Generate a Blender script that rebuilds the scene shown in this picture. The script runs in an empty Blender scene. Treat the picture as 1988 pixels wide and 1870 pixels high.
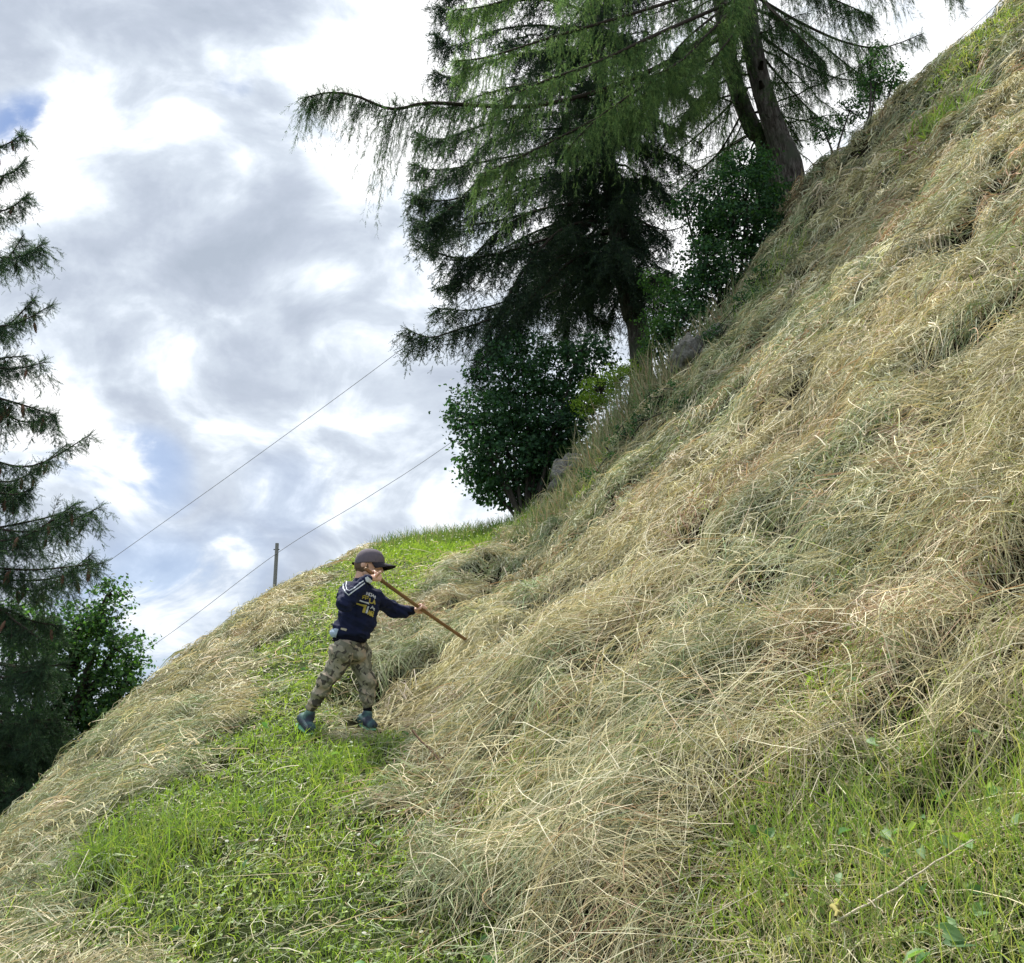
import bpy, bmesh, math, random
import numpy as np
from mathutils import Vector, Matrix
from mathutils.bvhtree import BVHTree

C = bpy.context.scene
R = math.radians
PI = math.pi
rng = np.random.default_rng(7)
random.seed(7)

# ------------------------------------------------------------------ camera
PITCH = R(15.0)
FP = 1722.0 / 1988.0            # focal length over picture width
cam_d = bpy.data.cameras.new('camera')
cam = bpy.data.objects.new('camera', cam_d)
C.collection.objects.link(cam)
cam.location = (0, 0, 0)
cam.rotation_euler = (R(90) + PITCH, 0, 0)
cam_d.sensor_fit = 'HORIZONTAL'
cam_d.sensor_width = 36.0
cam_d.lens = 36.0 * FP
cam_d.clip_start = 0.05
cam_d.clip_end = 20000
C.camera = cam
C.render.resolution_x, C.render.resolution_y = 1024, 963

# ------------------------------------------------------------------ light
SUN_EL, SUN_AZ = R(57), R(-28)          # azimuth from +Y (the view) towards +X
C.view_settings.view_transform = 'Standard'
C.view_settings.look = 'None'
C.view_settings.exposure = 0.95
C.view_settings.gamma = 1.0
C.cycles.max_bounces = 6
C.cycles.diffuse_bounces = 3
C.cycles.glossy_bounces = 2
C.cycles.transmission_bounces = 4
C.cycles.transparent_max_bounces = 4
sl = bpy.data.lights.new('sun', 'SUN')
sl.energy = SUN_E = 3.8
sl.angle = R(5)
sl.color = (1.0, 0.95, 0.87)
so = bpy.data.objects.new('sun', sl)
C.collection.objects.link(so)
sdir = Vector((math.cos(SUN_EL) * math.sin(SUN_AZ), math.cos(SUN_EL) * math.cos(SUN_AZ), math.sin(SUN_EL)))
so.rotation_euler = sdir.to_track_quat('Z', 'Y').to_euler()
so.location = (0, 0, 30)


# ------------------------------------------------------------------ node helpers
class NT:
    def __init__(s, tree):
        s.t = tree
        s.n = tree.nodes
        s.l = tree.links

    def new(s, typ, **kw):
        n = s.n.new(typ)
        for k, v in kw.items():
            setattr(n, k, v)
        return n

    def put(s, sock, v):
        if v is None:
            return
        if isinstance(v, bpy.types.NodeSocket):
            s.l.new(v, sock)
        else:
            if isinstance(v, (tuple, list)) and len(v) == 3 and sock.type == 'RGBA':
                v = (*v, 1)
            sock.default_value = v

    def math(s, op, a, b=None, c=None, clamp=False):
        n = s.new('ShaderNodeMath', operation=op, use_clamp=clamp)
        s.put(n.inputs[0], a)
        s.put(n.inputs[1], b)
        s.put(n.inputs[2], c)
        return n.outputs[0]

    def vec(s, op, a, b=None):
        n = s.new('ShaderNodeVectorMath', operation=op)
        s.put(n.inputs[0], a)
        s.put(n.inputs[1], b)
        return n.outputs['Value'] if op in ('DOT_PRODUCT', 'LENGTH') else n.outputs[0]

    def mix(s, f, a, b, mode='MIX'):
        n = s.new('ShaderNodeMix', data_type='RGBA', blend_type=mode)
        s.put(n.inputs[0], f)
        s.put(n.inputs[6], a)
        s.put(n.inputs[7], b)
        return n.outputs[2]

    def noise(s, v, scale, detail=4, rough=.55, dist=0.0):
        n = s.new('ShaderNodeTexNoise')
        s.put(n.inputs['Vector'], v)
        n.inputs['Scale'].default_value = scale
        n.inputs['Detail'].default_value = detail
        n.inputs['Roughness'].default_value = rough
        n.inputs['Distortion'].default_value = dist
        return n.outputs['Fac']

    def ramp(s, f, stops, interp='LINEAR'):
        n = s.new('ShaderNodeValToRGB')
        n.color_ramp.interpolation = interp
        e = n.color_ramp.elements
        while len(e) < len(stops):
            e.new(0.5)
        for q, (p, c) in zip(e, stops):
            q.position = p
            q.color = (*c, 1) if len(c) == 3 else c
        s.put(n.inputs[0], f)
        return n.outputs[0]

    def smooth(s, v, a, b):
        n = s.new('ShaderNodeMapRange', interpolation_type='SMOOTHSTEP')
        s.put(n.inputs[0], v)
        n.inputs[1].default_value = a
        n.inputs[2].default_value = b
        n.inputs[3].default_value = 0
        n.inputs[4].default_value = 1
        return n.outputs[0]


# ------------------------------------------------------------------ the picture's geometry: pixel (1988 wide) -> direction -> point at a depth
F = 1722.0
CT, ST = math.cos(PITCH), math.sin(PITCH)


def ray(u, v):
    a = (np.asarray(u, float) - 994) / F
    b = (935 - np.asarray(v, float)) / F
    return a, CT - b * ST, ST + b * CT


def at(u, v, y):
    a, dy, dz = ray(u, v)
    t = y / dy
    return np.array([a * t, y + 0 * t, dz * t])


def wdir(u, v):
    a, b, c = ray(u, v)
    d = np.array([a, b, c])
    return tuple(float(q) for q in d / np.linalg.norm(d))


# ------------------------------------------------------------------ sky
W = bpy.data.worlds.new('World')
C.world = W
W.use_nodes = True
W.node_tree.nodes.clear()
g = NT(W.node_tree)
sky = g.new('ShaderNodeTexSky', sky_type='NISHITA')
sky.sun_disc = False
sky.sun_elevation = SUN_EL
sky.sun_rotation = SUN_AZ
sky.altitude = 1500
tc = g.new('ShaderNodeTexCoord')
dirv = g.vec('NORMALIZE', tc.outputs['Generated'])
sep = g.new('ShaderNodeSeparateXYZ')
g.l.new(dirv, sep.inputs[0])
zz = g.math('ADD', g.math('MAXIMUM', sep.outputs[2], 0.0), 0.28)
cmb = g.new('ShaderNodeCombineXYZ')
g.put(cmb.inputs[0], g.math('DIVIDE', sep.outputs[0], zz))
g.put(cmb.inputs[1], g.math('DIVIDE', sep.outputs[1], zz))
cmb.inputs[2].default_value = 3.7
plan = cmb.outputs[0]                       # a flat cloud layer overhead
warp = g.new('ShaderNodeTexNoise')
g.put(warp.inputs['Vector'], plan)
warp.inputs['Scale'].default_value = 1.7
warp.inputs['Detail'].default_value = 1.5
wv = g.vec('MULTIPLY', g.vec('SUBTRACT', warp.outputs['Color'], (.5, .5, .5)), (.42, .42, .42))
wp = g.vec('ADD', plan, wv)
dw = g.vec('NORMALIZE', g.vec('ADD', dirv, g.vec('MULTIPLY', wv, (.42, .42, .42))))
big = g.noise(wp, 3.4, 10, .58)
fine = g.noise(g.vec('MULTIPLY', dw, (1, 1, 1.35)), 10.5, 9, .56, .25)
lum = g.math('ADD', g.math('MULTIPLY', g.math('SUBTRACT', big, .5), 2.7), g.math('MULTIPLY', g.math('SUBTRACT', fine, .5), 3.5))


def blob(u, v, r, w, soft=1.0):
    """a brighter or darker bank of cloud in one direction of the sky"""
    d = g.vec('DOT_PRODUCT', dw, wdir(u, v))
    ang = r / F
    return g.math('MULTIPLY', g.smooth(d, math.cos(ang * (1 + .6 * soft)), math.cos(ang * .25)), w)


CLOUDS = [(820, 150, 230, .8), (480, 270, 160, .65), (640, 330, 120, .45), (180, 310, 120, .55), (80, 250, 70, .4), (250, 120, 200, -.35), (60, 90, 140, -.15),
          (470, 30, 150, -.42), (330, 400, 150, -.35), (600, 420, 170, -.42), (720, 340, 90, -.25), (540, 650, 170, -.42),
          (260, 620, 150, -.1), (620, 520, 80, .55), (430, 455, 70, .35), (790, 530, 70, .45), (640, 600, 40, .35), (500, 770, 100, .5), (360, 740, 60, .3),
          (700, 760, 90, .25), (270, 1095, 60, .55), (150, 960, 110, .35), (460, 960, 120, .25), (700, 960, 120, .1),
          (1500, 100, 420, .6), (1300, 560, 260, .35), (300, 1230, 260, -.3), (900, 900, 150, .0)]
tot = lum
for u, v, r, w in CLOUDS:
    if w:
        tot = g.math('ADD', tot, blob(u, v, r, w))
cl = g.ramp(g.math('MULTIPLY_ADD', tot, .36, .42), [(.0, (.25, .285, .34)), (.22, (.30, .335, .395)), (.38, (.37, .41, .465)), (.48, (.455, .495, .55)), (.57, (.56, .585, .62)), (.68, (.66, .665, .68)), (1, (.74, .74, .75))])
# blue where the layer opens
hole = blob(35, 235, 62, 1.0, .5)
for u, v, r, w in [(300, 925, 60, .6), (200, 915, 50, .4), (255, 1170, 120, .5), (420, 1130, 100, .25), (300, 1290, 120, .5), (560, 1010, 80, .2), (410, 185, 22, .3)]:
    hole = g.math('MAXIMUM', hole, blob(u, v, r, w, .9))
hole = g.math('MULTIPLY', hole, g.smooth(g.math('ADD', lum, 0.0), .55, -.15))
bg1 = g.new('ShaderNodeBackground')
g.put(bg1.inputs[0], sky.outputs[0])
bg1.inputs[1].default_value = 0.11
bgb = g.new('ShaderNodeBackground')          # thin high veil over the blue
g.put(bgb.inputs[0], (.30, .44, .78))
bgb.inputs[1].default_value = 0.39
blue = g.new('ShaderNodeAddShader')
g.l.new(bg1.outputs[0], blue.inputs[0])
g.l.new(bgb.outputs[0], blue.inputs[1])
mb_ = g.new('ShaderNodeMixShader')
mb_.inputs[0].default_value = .7
g.l.new(bg1.outputs[0], mb_.inputs[1])
g.l.new(bgb.outputs[0], mb_.inputs[2])
bg2 = g.new('ShaderNodeBackground')
g.put(bg2.inputs[0], cl)
bg2.inputs[1].default_value = 1.0
ms = g.new('ShaderNodeMixShader')
g.put(ms.inputs[0], hole)
g.l.new(bg2.outputs[0], ms.inputs[1])
g.l.new(mb_.outputs[0], ms.inputs[2])
wo = g.new('ShaderNodeOutputWorld')
g.l.new(ms.outputs[0], wo.inputs[0])


# ------------------------------------------------------------------ object helpers
def tag(o, label=None, cat=None, group=None, kind=None):
    if label:
        o['label'] = label
    if cat:
        o['category'] = cat
    if group:
        o['group'] = group
    if kind:
        o['kind'] = kind
    return o


def empty(name, loc=(0, 0, 0)):
    o = bpy.data.objects.new(name, None)
    C.collection.objects.link(o)
    o.location = loc
    return o


def link(name, me, mat=None, parent=None):
    o = bpy.data.objects.new(name, me)
    C.collection.objects.link(o)
    if mat:
        me.materials.clear()
        me.materials.append(mat)
    if parent:
        o.parent = parent
        o.matrix_parent_inverse = Matrix.Translation(-Vector(parent.location))
    return o


class Geo:
    """collects quads with a colour per point, built as one mesh"""
    def __init__(s):
        s.v, s.f, s.c, s.n = [], [], [], 0

    def add(s, V, Q, col):
        V = np.asarray(V, np.float32).reshape(-1, 3)
        Q = np.asarray(Q, np.int64).reshape(-1, 4)
        col = np.asarray(col, np.float32)
        if col.ndim == 1:
            col = np.tile(col[:3], (len(V), 1))
        s.v.append(V)
        s.f.append(Q + s.n)
        s.c.append(col)
        s.n += len(V)

    def ribbons(s, P, Wd, col):
        """P (N,K,3) centre lines, Wd (N,K,3) half widths, col (N,3)"""
        N, K = P.shape[:2]
        if N == 0:
            return
        V = np.stack([P - Wd, P + Wd], 2).reshape(-1, 3)
        i = np.arange(N)[:, None] * (2 * K) + np.arange(K - 1)[None] * 2
        Q = np.stack([i, i + 1, i + 3, i + 2], -1)
        s.add(V, Q, np.repeat(col, 2 * K, 0))

    def inst(s, TV, TQ, M, T, col, tc=None):
        """template verts/quads placed by (N,3,3) and (N,3)"""
        N, k = len(M), len(TV)
        if N == 0:
            return
        V = np.einsum('nij,kj->nki', M, TV) + T[:, None]
        Q = TQ[None] + (np.arange(N) * k)[:, None, None]
        c = np.repeat(col[:, None], k, 1)
        if tc is not None:
            c = c * tc[None, :, None]
        s.add(V.reshape(-1, 3), Q.reshape(-1, 4), c.reshape(-1, 3))

    def tube(s, pts, rad, col, sides=6):
        pts = np.asarray(pts, float)
        K = len(pts)
        rad = np.broadcast_to(np.asarray(rad, float), (K,))
        t = np.gradient(pts, axis=0)
        t /= np.linalg.norm(t, axis=1)[:, None] + 1e-9
        ref = np.array([.31, .87, .38]) if abs(t[0] @ np.array([.31, .87, .38])) < .9 else np.array([1., 0, 0])
        a = np.cross(t, ref)
        a /= np.linalg.norm(a, axis=1)[:, None] + 1e-9
        b = np.cross(t, a)
        th = np.arange(sides) / sides * 2 * PI
        ring = a[:, None] * np.cos(th)[None, :, None] + b[:, None] * np.sin(th)[None, :, None]
        V = pts[:, None] + ring * rad[:, None, None]
        i = np.arange(K - 1)[:, None] * sides
        j = np.arange(sides)[None]
        j2 = (j + 1) % sides
        Q = np.stack([i + j, i + j2, i + sides + j2, i + sides + j], -1)
        s.add(V.reshape(-1, 3), Q.reshape(-1, 4), col)

    def build(s, name, mat, parent=None, smooth=False):
        V, Q, Cc = np.concatenate(s.v), np.concatenate(s.f), np.concatenate(s.c)
        me = bpy.data.meshes.new(name)
        me.vertices.add(len(V))
        me.vertices.foreach_set('co', V.astype(np.float32).ravel())
        me.loops.add(len(Q) * 4)
        me.loops.foreach_set('vertex_index', Q.astype(np.int32).ravel())
        me.polygons.add(len(Q))
        me.polygons.foreach_set('loop_start', (np.arange(len(Q)) * 4).astype(np.int32))
        if smooth:
            me.polygons.foreach_set('use_smooth', np.ones(len(Q), bool))
        at_ = me.attributes.new('col', 'FLOAT_COLOR', 'POINT')
        rgba = np.ones((len(V), 4), np.float32)
        rgba[:, :3] = Cc
        at_.data.foreach_set('color', rgba.ravel())
        me.update(calc_edges=True)
        return link(name, me, mat, parent)


# ------------------------------------------------------------------ noise
_perm = np.random.default_rng(3).random((256, 256)).astype(np.float32)


def vnoise(x, y):
    xi, yi = np.floor(x).astype(int), np.floor(y).astype(int)
    fx, fy = x - xi, y - yi
    fx, fy = fx * fx * (3 - 2 * fx), fy * fy * (3 - 2 * fy)
    a = _perm[xi & 255, yi & 255]
    b = _perm[(xi + 1) & 255, yi & 255]
    c = _perm[xi & 255, (yi + 1) & 255]
    d = _perm[(xi + 1) & 255, (yi + 1) & 255]
    return (a * (1 - fx) + b * fx) * (1 - fy) + (c * (1 - fx) + d * fx) * fy - .5


def fbm(x, y, s, o=4, seed=0):
    x, y = x * s + seed * 17.3, y * s + seed * 9.1
    r, a = 0, 1
    for _ in range(o):
        r = r + a * vnoise(x, y)
        x, y, a = x * 2.03 + 5.2, y * 2.03 + 1.7, a * .5
    return r


# ------------------------------------------------------------------ the hillside
XL = [-1.574, -1.871, -2.162, -2.482, -2.796, -2.903, -2.694, -2.361, -2.056]
XR = [0.306, 0.066, -0.116, -0.065, 0.03, 0.073, 0.238]
KK = [0.822, 0.895, 0.992, 0.996, 1.346, 1.258]
YR = [16.128, 13.916, 12.605, 11.856, 13.963, 11.169, 10.674, 10.089]


def sp(x, w):
    return w * np.logaddexp(0, np.asarray(x, float) / w)


def lut(y, ys, xs):
    return sum(np.interp(y + q, ys, xs) for q in (-.7, -.35, 0, .35, .7)) / 5


def H0(x, y):
    x, y = np.asarray(x, float), np.asarray(y, float)
    z = -1.5 + .314 * y - .42 * sp(y - 15.2, .7)
    xl = lut(y, [0, 2, 3.5, 6, 8, 10.5, 13, 16, 20], XL)
    z = z - 1.35 * sp(xl - x, .5)
    xr = lut(y, [0, 3, 5.3, 8.5, 12, 14, 18], XR)
    s = sp(x - xr, .30)
    s = s - .8 * sp(s - 10.5, .8)
    z = z + lut(y, [0, 3, 5, 8, 12, 16], KK) * s
    yr = lut(x, [-2, 0, 1.5, 3, 4.5, 6, 8, 12], YR)
    z = z - 1.9 * sp(y - yr, .5) / (1 + np.exp(-np.clip((x - xr - .3) / .25, -40, 40)))
    return 40 * np.tanh((z + 2) / 40) - 2 + .0 if False else np.maximum(z, -45 - .004 * np.hypot(x, y))


def hit(u, v, y0=1.0, y1=24.0):
    """where a sight line meets the hillside"""
    a, dy, dz = ray(u, v)
    t = np.linspace(y0 / dy, y1 / dy, 2400)
    d = dz * t - H0(a * t, dy * t)
    i = int(np.argmax(d < 0))
    if d[i] >= 0:
        i = len(t) - 1
    return np.array([a * t[i], dy * t[i], dz * t[i]])


def inpoly(x, y, poly):
    r = np.zeros(np.shape(x), bool)
    n = len(poly)
    for i in range(n):
        x1, y1 = poly[i]
        x2, y2 = poly[(i + 1) % n]
        c = ((y1 > y) != (y2 > y)) & (x < (x2 - x1) * (y - y1) / (y2 - y1 + 1e-12) + x1)
        r ^= c
    return r


def wpoly(px):
    return [tuple(hit(u, v)[:2]) for u, v in px]


PATH = wpoly([(330, 1868), (250, 1800), (110, 1720), (190, 1660), (350, 1590), (360, 1510), (430, 1440), (500, 1410), (530, 1350), (510, 1310), (540, 1260), (585, 1200), (605, 1150), (660, 1105), (700, 1085)])
PATH += [(-1.6, 16.5), (1.2, 16.5)] + wpoly([(1000, 1045), (930, 1090), (850, 1140), (790, 1170), (700, 1225), (690, 1290), (660, 1345), (640, 1410), (740, 1440), (745, 1540), (790, 1640), (860, 1700), (870, 1868)]) + [(-.15, 2.0), (-1.0, 2.0)]
GBOT = wpoly([(1540, 1868), (1420, 1780), (1430, 1640), (1520, 1500), (1600, 1420), (1720, 1370), (1800, 1430), (1900, 1460), (1985, 1400)]) + [(4.5, 2.6), (4.0, .2), (.7, .2)]
GTOP = wpoly([(1985, 60), (1860, 150), (1740, 195), (1850, 100), (1985, -30)])
GEDG = wpoly([(990, 1045), (1040, 1050), (1130, 960), (1215, 830), (1180, 860), (1060, 985), (1000, 1010)])
PCORE = wpoly([(630, 1400), (565, 1350), (560, 1290), (585, 1200), (620, 1140), (700, 1095), (900, 1045), (970, 1032), (905, 1090), (800, 1150), (700, 1190), (680, 1250), (665, 1330)])
CORE = (-7.0, 11.0, -1.0, 19.0)
STEP = .05


def green_at(x, y):
    """0 = lying hay, 1 = standing green grass"""
    jx, jy = fbm(x, y, 2.4, 4, 5) * .8, fbm(x, y, 2.4, 4, 6) * .8
    a = inpoly(x + jx, y + jy, PATH).astype(float)
    b = inpoly(x + jx, y + jy, GBOT) * (.74 + .35 * np.clip(fbm(x, y, 2.2, 3, 90), -.5, .45))
    c = inpoly(x + jx * .5, y + jy * .5, GTOP) * .9
    d = inpoly(x + jx * .5, y + jy * .5, GEDG) * .7
    return np.maximum.reduce([a, b, c, d, inpoly(x, y, PCORE).astype(float)])


def pits(x, y):
    return np.clip(fbm(x + .3 * y, y - .2 * x, 2.7, 3, 33) * 4.6 - .80, 0, 1)


def mound(x, y):
    """raked waves and heaps of the hay"""
    e = fbm(x * .8 + y * .35, y * .5 - x * .25, 1.6, 4, 1)
    r = 1 - np.abs(fbm(x + .4 * y, y * .6, .95, 3, 2)) * 3.2
    m = .12 * e + .07 * r + .10 * fbm(x + .1 * e, y, 3.2, 3, 3) - .055
    m = m * (1 + .9 * np.clip((y - 5.5) / 4, 0, 1) * np.clip((x + .5) / 1.5, 0, 1))
    m = m - .22 * pits(x, y)
    # the windrow heaped at the foot of the bank
    xr = lut(y, [0, 2.5, 3.4, 4.5, 5.5, 7, 8.5, 10, 12, 14], [.5, .55, .35, .05, -.30, -.45, -.75, -.35, .1, .5])
    m = m + .15 * np.exp(-((x - xr) / .38) ** 2) * (1 + fbm(x, y, 2.0, 2, 9))
    m = m - .26 * np.clip((y - 8.5) / 3, 0, 1) * np.clip((x - 1.2) / 2, 0, 1)
    return m * (1 - .9 * np.exp(-((x + .92) ** 2 + (y - 4.7) ** 2) / .42 ** 2))


gx = np.arange(CORE[0], CORE[1] + 1e-6, STEP)
gy = np.arange(CORE[2], CORE[3] + 1e-6, STEP)
GX, GY = np.meshgrid(gx, gy, indexing='ij')
GG = green_at(GX, GY)
for _ in range(6):                                   # soften the border between the two covers
    P_ = np.pad(GG, 1, mode='edge')
    GG = (P_[1:-1, 1:-1] * 2 + P_[2:, 1:-1] + P_[:-2, 1:-1] + P_[1:-1, 2:] + P_[1:-1, :-2]) / 6
FADE = np.clip(np.minimum.reduce([GX - CORE[0], CORE[1] - GX, GY - CORE[2], CORE[3] - GY]) / 1.5, 0, 1)
XRC = lut(GY, [0, 3, 5.3, 8.5, 12, 14, 18], XR)
LEFT = 1 / (1 + np.exp((GX + 1.6) / .3))
SURF = H0(GX, GY) + (mound(GX, GY) * (1 - GG) * (1 - .55 * LEFT) + .03 * fbm(GX, GY, 2.5, 4, 8) * GG) * FADE


def bil(A, x, y):
    i = np.clip((x - CORE[0]) / STEP, 0, A.shape[0] - 1.001)
    j = np.clip((y - CORE[2]) / STEP, 0, A.shape[1] - 1.001)
    a, b = i.astype(int), j.astype(int)
    u, v = i - a, j - b
    return (A[a, b] * (1 - u) + A[a + 1, b] * u) * (1 - v) + (A[a, b + 1] * (1 - u) + A[a + 1, b + 1] * u) * v


def S(x, y):
    return bil(SURF, np.asarray(x, float), np.asarray(y, float))


def hitS(u, v, y0=1.0, y1=18.5):
    """where a sight line meets the finished surface"""
    a, dy, dz = ray(u, v)
    t = np.linspace(y0 / dy, y1 / dy, 3000)
    d = dz * t - S(a * t, dy * t)
    i = int(np.argmax(d < 0))
    if d[i] >= 0:
        i = len(t) - 1
    return np.array([a * t[i], dy * t[i], dz * t[i]])


DXA, DYA = np.gradient(H0(GX, GY), STEP)


def frame(x, y):
    gx_, gy_ = bil(DXA, x, y), bil(DYA, x, y)
    n = np.stack([-gx_, -gy_, np.ones_like(gx_)], -1)
    n /= np.linalg.norm(n, axis=-1, keepdims=True)
    d = np.stack([-gx_, -gy_, -(gx_ ** 2 + gy_ ** 2)], -1)        # straight down the slope
    d /= np.linalg.norm(d, axis=-1, keepdims=True) + 1e-9
    return n, d, np.cross(n, d)


# ------------------------------------------------------------------ materials
def newmat(name):
    m = bpy.data.materials.new(name)
    m.use_nodes = True
    m.node_tree.nodes.clear()
    return m, NT(m.node_tree)


def leaf_mat(name, transl=.35, rough=.6, spec=.25, tcol=(1.15, 1.2, .6)):
    m, n = newmat(name)
    a = n.new('ShaderNodeAttribute', attribute_name='col')
    p = n.new('ShaderNodeBsdfPrincipled')
    n.put(p.inputs['Base Color'], a.outputs['Color'])
    p.inputs['Roughness'].default_value = rough
    p.inputs['Specular IOR Level'].default_value = spec
    t = n.new('ShaderNodeBsdfTranslucent')
    n.put(t.inputs[0], n.mix(1.0, a.outputs['Color'], tcol, 'MULTIPLY'))
    x = n.new('ShaderNodeMixShader')
    x.inputs[0].default_value = transl
    n.l.new(p.outputs[0], x.inputs[1])
    n.l.new(t.outputs[0], x.inputs[2])
    o = n.new('ShaderNodeOutputMaterial')
    n.l.new(x.outputs[0], o.inputs[0])
    return m


def surf_mat(name, color, rough=.8, spec=.2, bump=None, bstr=.3, bdist=.01):
    """color: tuple or function(n, coord)->socket"""
    m, n = newmat(name)
    tcn = n.new('ShaderNodeTexCoord')
    co = tcn.outputs['Object']
    p = n.new('ShaderNodeBsdfPrincipled')
    n.put(p.inputs['Base Color'], color(n, co) if callable(color) else color)
    p.inputs['Roughness'].default_value = rough
    p.inputs['Specular IOR Level'].default_value = spec
    if bump:
        b = n.new('ShaderNodeBump')
        b.inputs['Strength'].default_value = bstr
        b.inputs['Distance'].default_value = bdist
        n.put(b.inputs['Height'], bump(n, co))
        n.l.new(b.outputs[0], p.inputs['Normal'])
    o = n.new('ShaderNodeOutputMaterial')
    n.l.new(p.outputs[0], o.inputs[0])
    return m


M_hay = leaf_mat('dry hay', .22, .65, .2, (1.1, 1.0, .75))
M_grass = leaf_mat('green grass', .45, .5, .3, (1.1, 1.25, .45))
M_leaf = leaf_mat('broad leaves', .38, .6, .2, (1.0, 1.3, .4))
M_larch = leaf_mat('larch needles', .48, .6, .2, (1.1, 1.2, .7))
M_needle = leaf_mat('conifer needles', .28, .55, .3, (1.0, 1.2, .5))
M_wood = leaf_mat('twig wood', .0, .85, .1)


def bark_col(n, co):
    mp = n.new('ShaderNodeMapping')
    mp.inputs['Scale'].default_value = (1, 1, .22)
    n.put(mp.inputs['Vector'], co)
    a = n.noise(mp.outputs[0], 22, 6, .7, .6)
    b = n.noise(co, 3, 3)
    c = n.ramp(a, [(.3, (.026, .021, .021)), (.47, (.095, .08, .075)), (.62, (.22, .20, .19))])
    return n.mix(n.smooth(b, .45, .7), c, (.10, .11, .085), 'MIX')


def bark_bump(n, co):
    mp = n.new('ShaderNodeMapping')
    mp.inputs['Scale'].default_value = (1, 1, .2)
    n.put(mp.inputs['Vector'], co)
    return n.noise(mp.outputs[0], 26, 6, .7, .8)


M_bark = surf_mat('fissured bark', bark_col, .9, .1, bark_bump, 1.0, .05)


def ground_col(n, co):
    a = n.new('ShaderNodeAttribute', attribute_name='col')
    f = n.noise(co, 38, 5, .7)
    h = n.noise(co, 9, 4, .65)
    c = n.mix(n.smooth(f, .35, .7), (.35, .35, .35), (1.35, 1.35, 1.35))
    c2 = n.mix(n.smooth(h, .35, .7), (.6, .6, .6), (1.2, 1.2, 1.2))
    return n.mix(1.0, n.mix(1.0, a.outputs['Color'], c, 'MULTIPLY'), c2, 'MULTIPLY')


M_ground = surf_mat('hillside soil and stubble', ground_col, .95, .05, lambda n, co: n.noise(co, 55, 6, .75), 1.0, .04)


# ------------------------------------------------------------------ ground sheet: fine in the middle, reaching the horizon
def graded(lo, hi, step):
    core = np.arange(lo, hi + 1e-6, step)
    out = step * 1.25 ** np.arange(1, 42)
    ext = np.cumsum(out)
    ext = ext[ext < 4500]
    return np.concatenate([lo - ext[::-1], core, hi + ext])


ex, ey = graded(CORE[0], CORE[1], STEP), graded(CORE[2], CORE[3], STEP)
EX, EY = np.meshgrid(ex, ey, indexing='ij')
EZ = H0(EX, EY)
ci, cj = int(np.argmin(abs(ex - CORE[0]))), int(np.argmin(abs(ey - CORE[2])))
EZ[ci:ci + len(gx), cj:cj + len(gy)] = SURF
nx, ny = EX.shape
tone = fbm(EX, EY, .9, 4, 12)
gcol = np.zeros((nx, ny, 3), np.float32)
gcol[:] = (.105, .085, .048)
gcol += tone[..., None] * np.array([.05, .035, .02])
soil = np.clip(fbm(EX, EY, 1.4, 3, 30) * 5 - .8, 0, 1)[..., None]
gcol = gcol * (1 - soil * .6) + np.array([.11, .06, .04]) * soil * .6
gcol *= (.6, .64, .7)  # soil beneath the hay darkened, painting shade into the hollows
GE = np.zeros((nx, ny))
GE[:] = .5
GE[ci:ci + len(gx), cj:cj + len(gy)] = GG
gcol = gcol * (1 - GE[..., None]) + np.array([.10, .14, .045]) * GE[..., None]
far = np.clip((np.hypot(EX, EY) - 25) / 60, 0, 1)[..., None]
gcol = gcol * (1 - far) + np.array([.07, .11, .045]) * far
gg = Geo()
I = np.arange(nx * ny).reshape(nx, ny)
gg.add(np.stack([EX, EY, EZ], -1), np.stack([I[:-1, :-1], I[1:, :-1], I[1:, 1:], I[:-1, 1:]], -1), np.clip(gcol, .01, 1).reshape(-1, 3))
ground = gg.build('ground', M_ground, smooth=True)
tag(ground, kind='structure')


# ------------------------------------------------------------------ hay and grass
def polar(N, r0=1.4, r1=17.0, a0=-46, a1=56, power=1.0):
    r = r0 + (r1 - r0) * rng.random(N) ** power
    a = R(a0) + R(a1 - a0) * rng.random(N)
    x, y = r * np.sin(a), r * np.cos(a)
    xl = lut(y, [0, 2, 3.5, 6, 8, 10.5, 13, 16, 20], XL)
    xr = lut(y, [0, 3, 5.3, 8.5, 12, 14, 18], XR)
    yr = lut(x, [-2, 0, 1.5, 3, 4.5, 6, 8, 12], YR)
    k = (x > xl - 3.0) & ~((x > xr) & (y > yr + 1.6)) & (y < 17.8) & (x < 10.6)
    return x[k], y[k]


def unit(v):
    return v / (np.linalg.norm(v, axis=-1, keepdims=True) + 1e-9)


PAL = np.array([[.63, .585, .37], [.48, .45, .27], [.38, .41, .26], [.25, .33, .16], [.45, .32, .205], [.78, .74, .55], [.25, .265, .175]])


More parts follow.
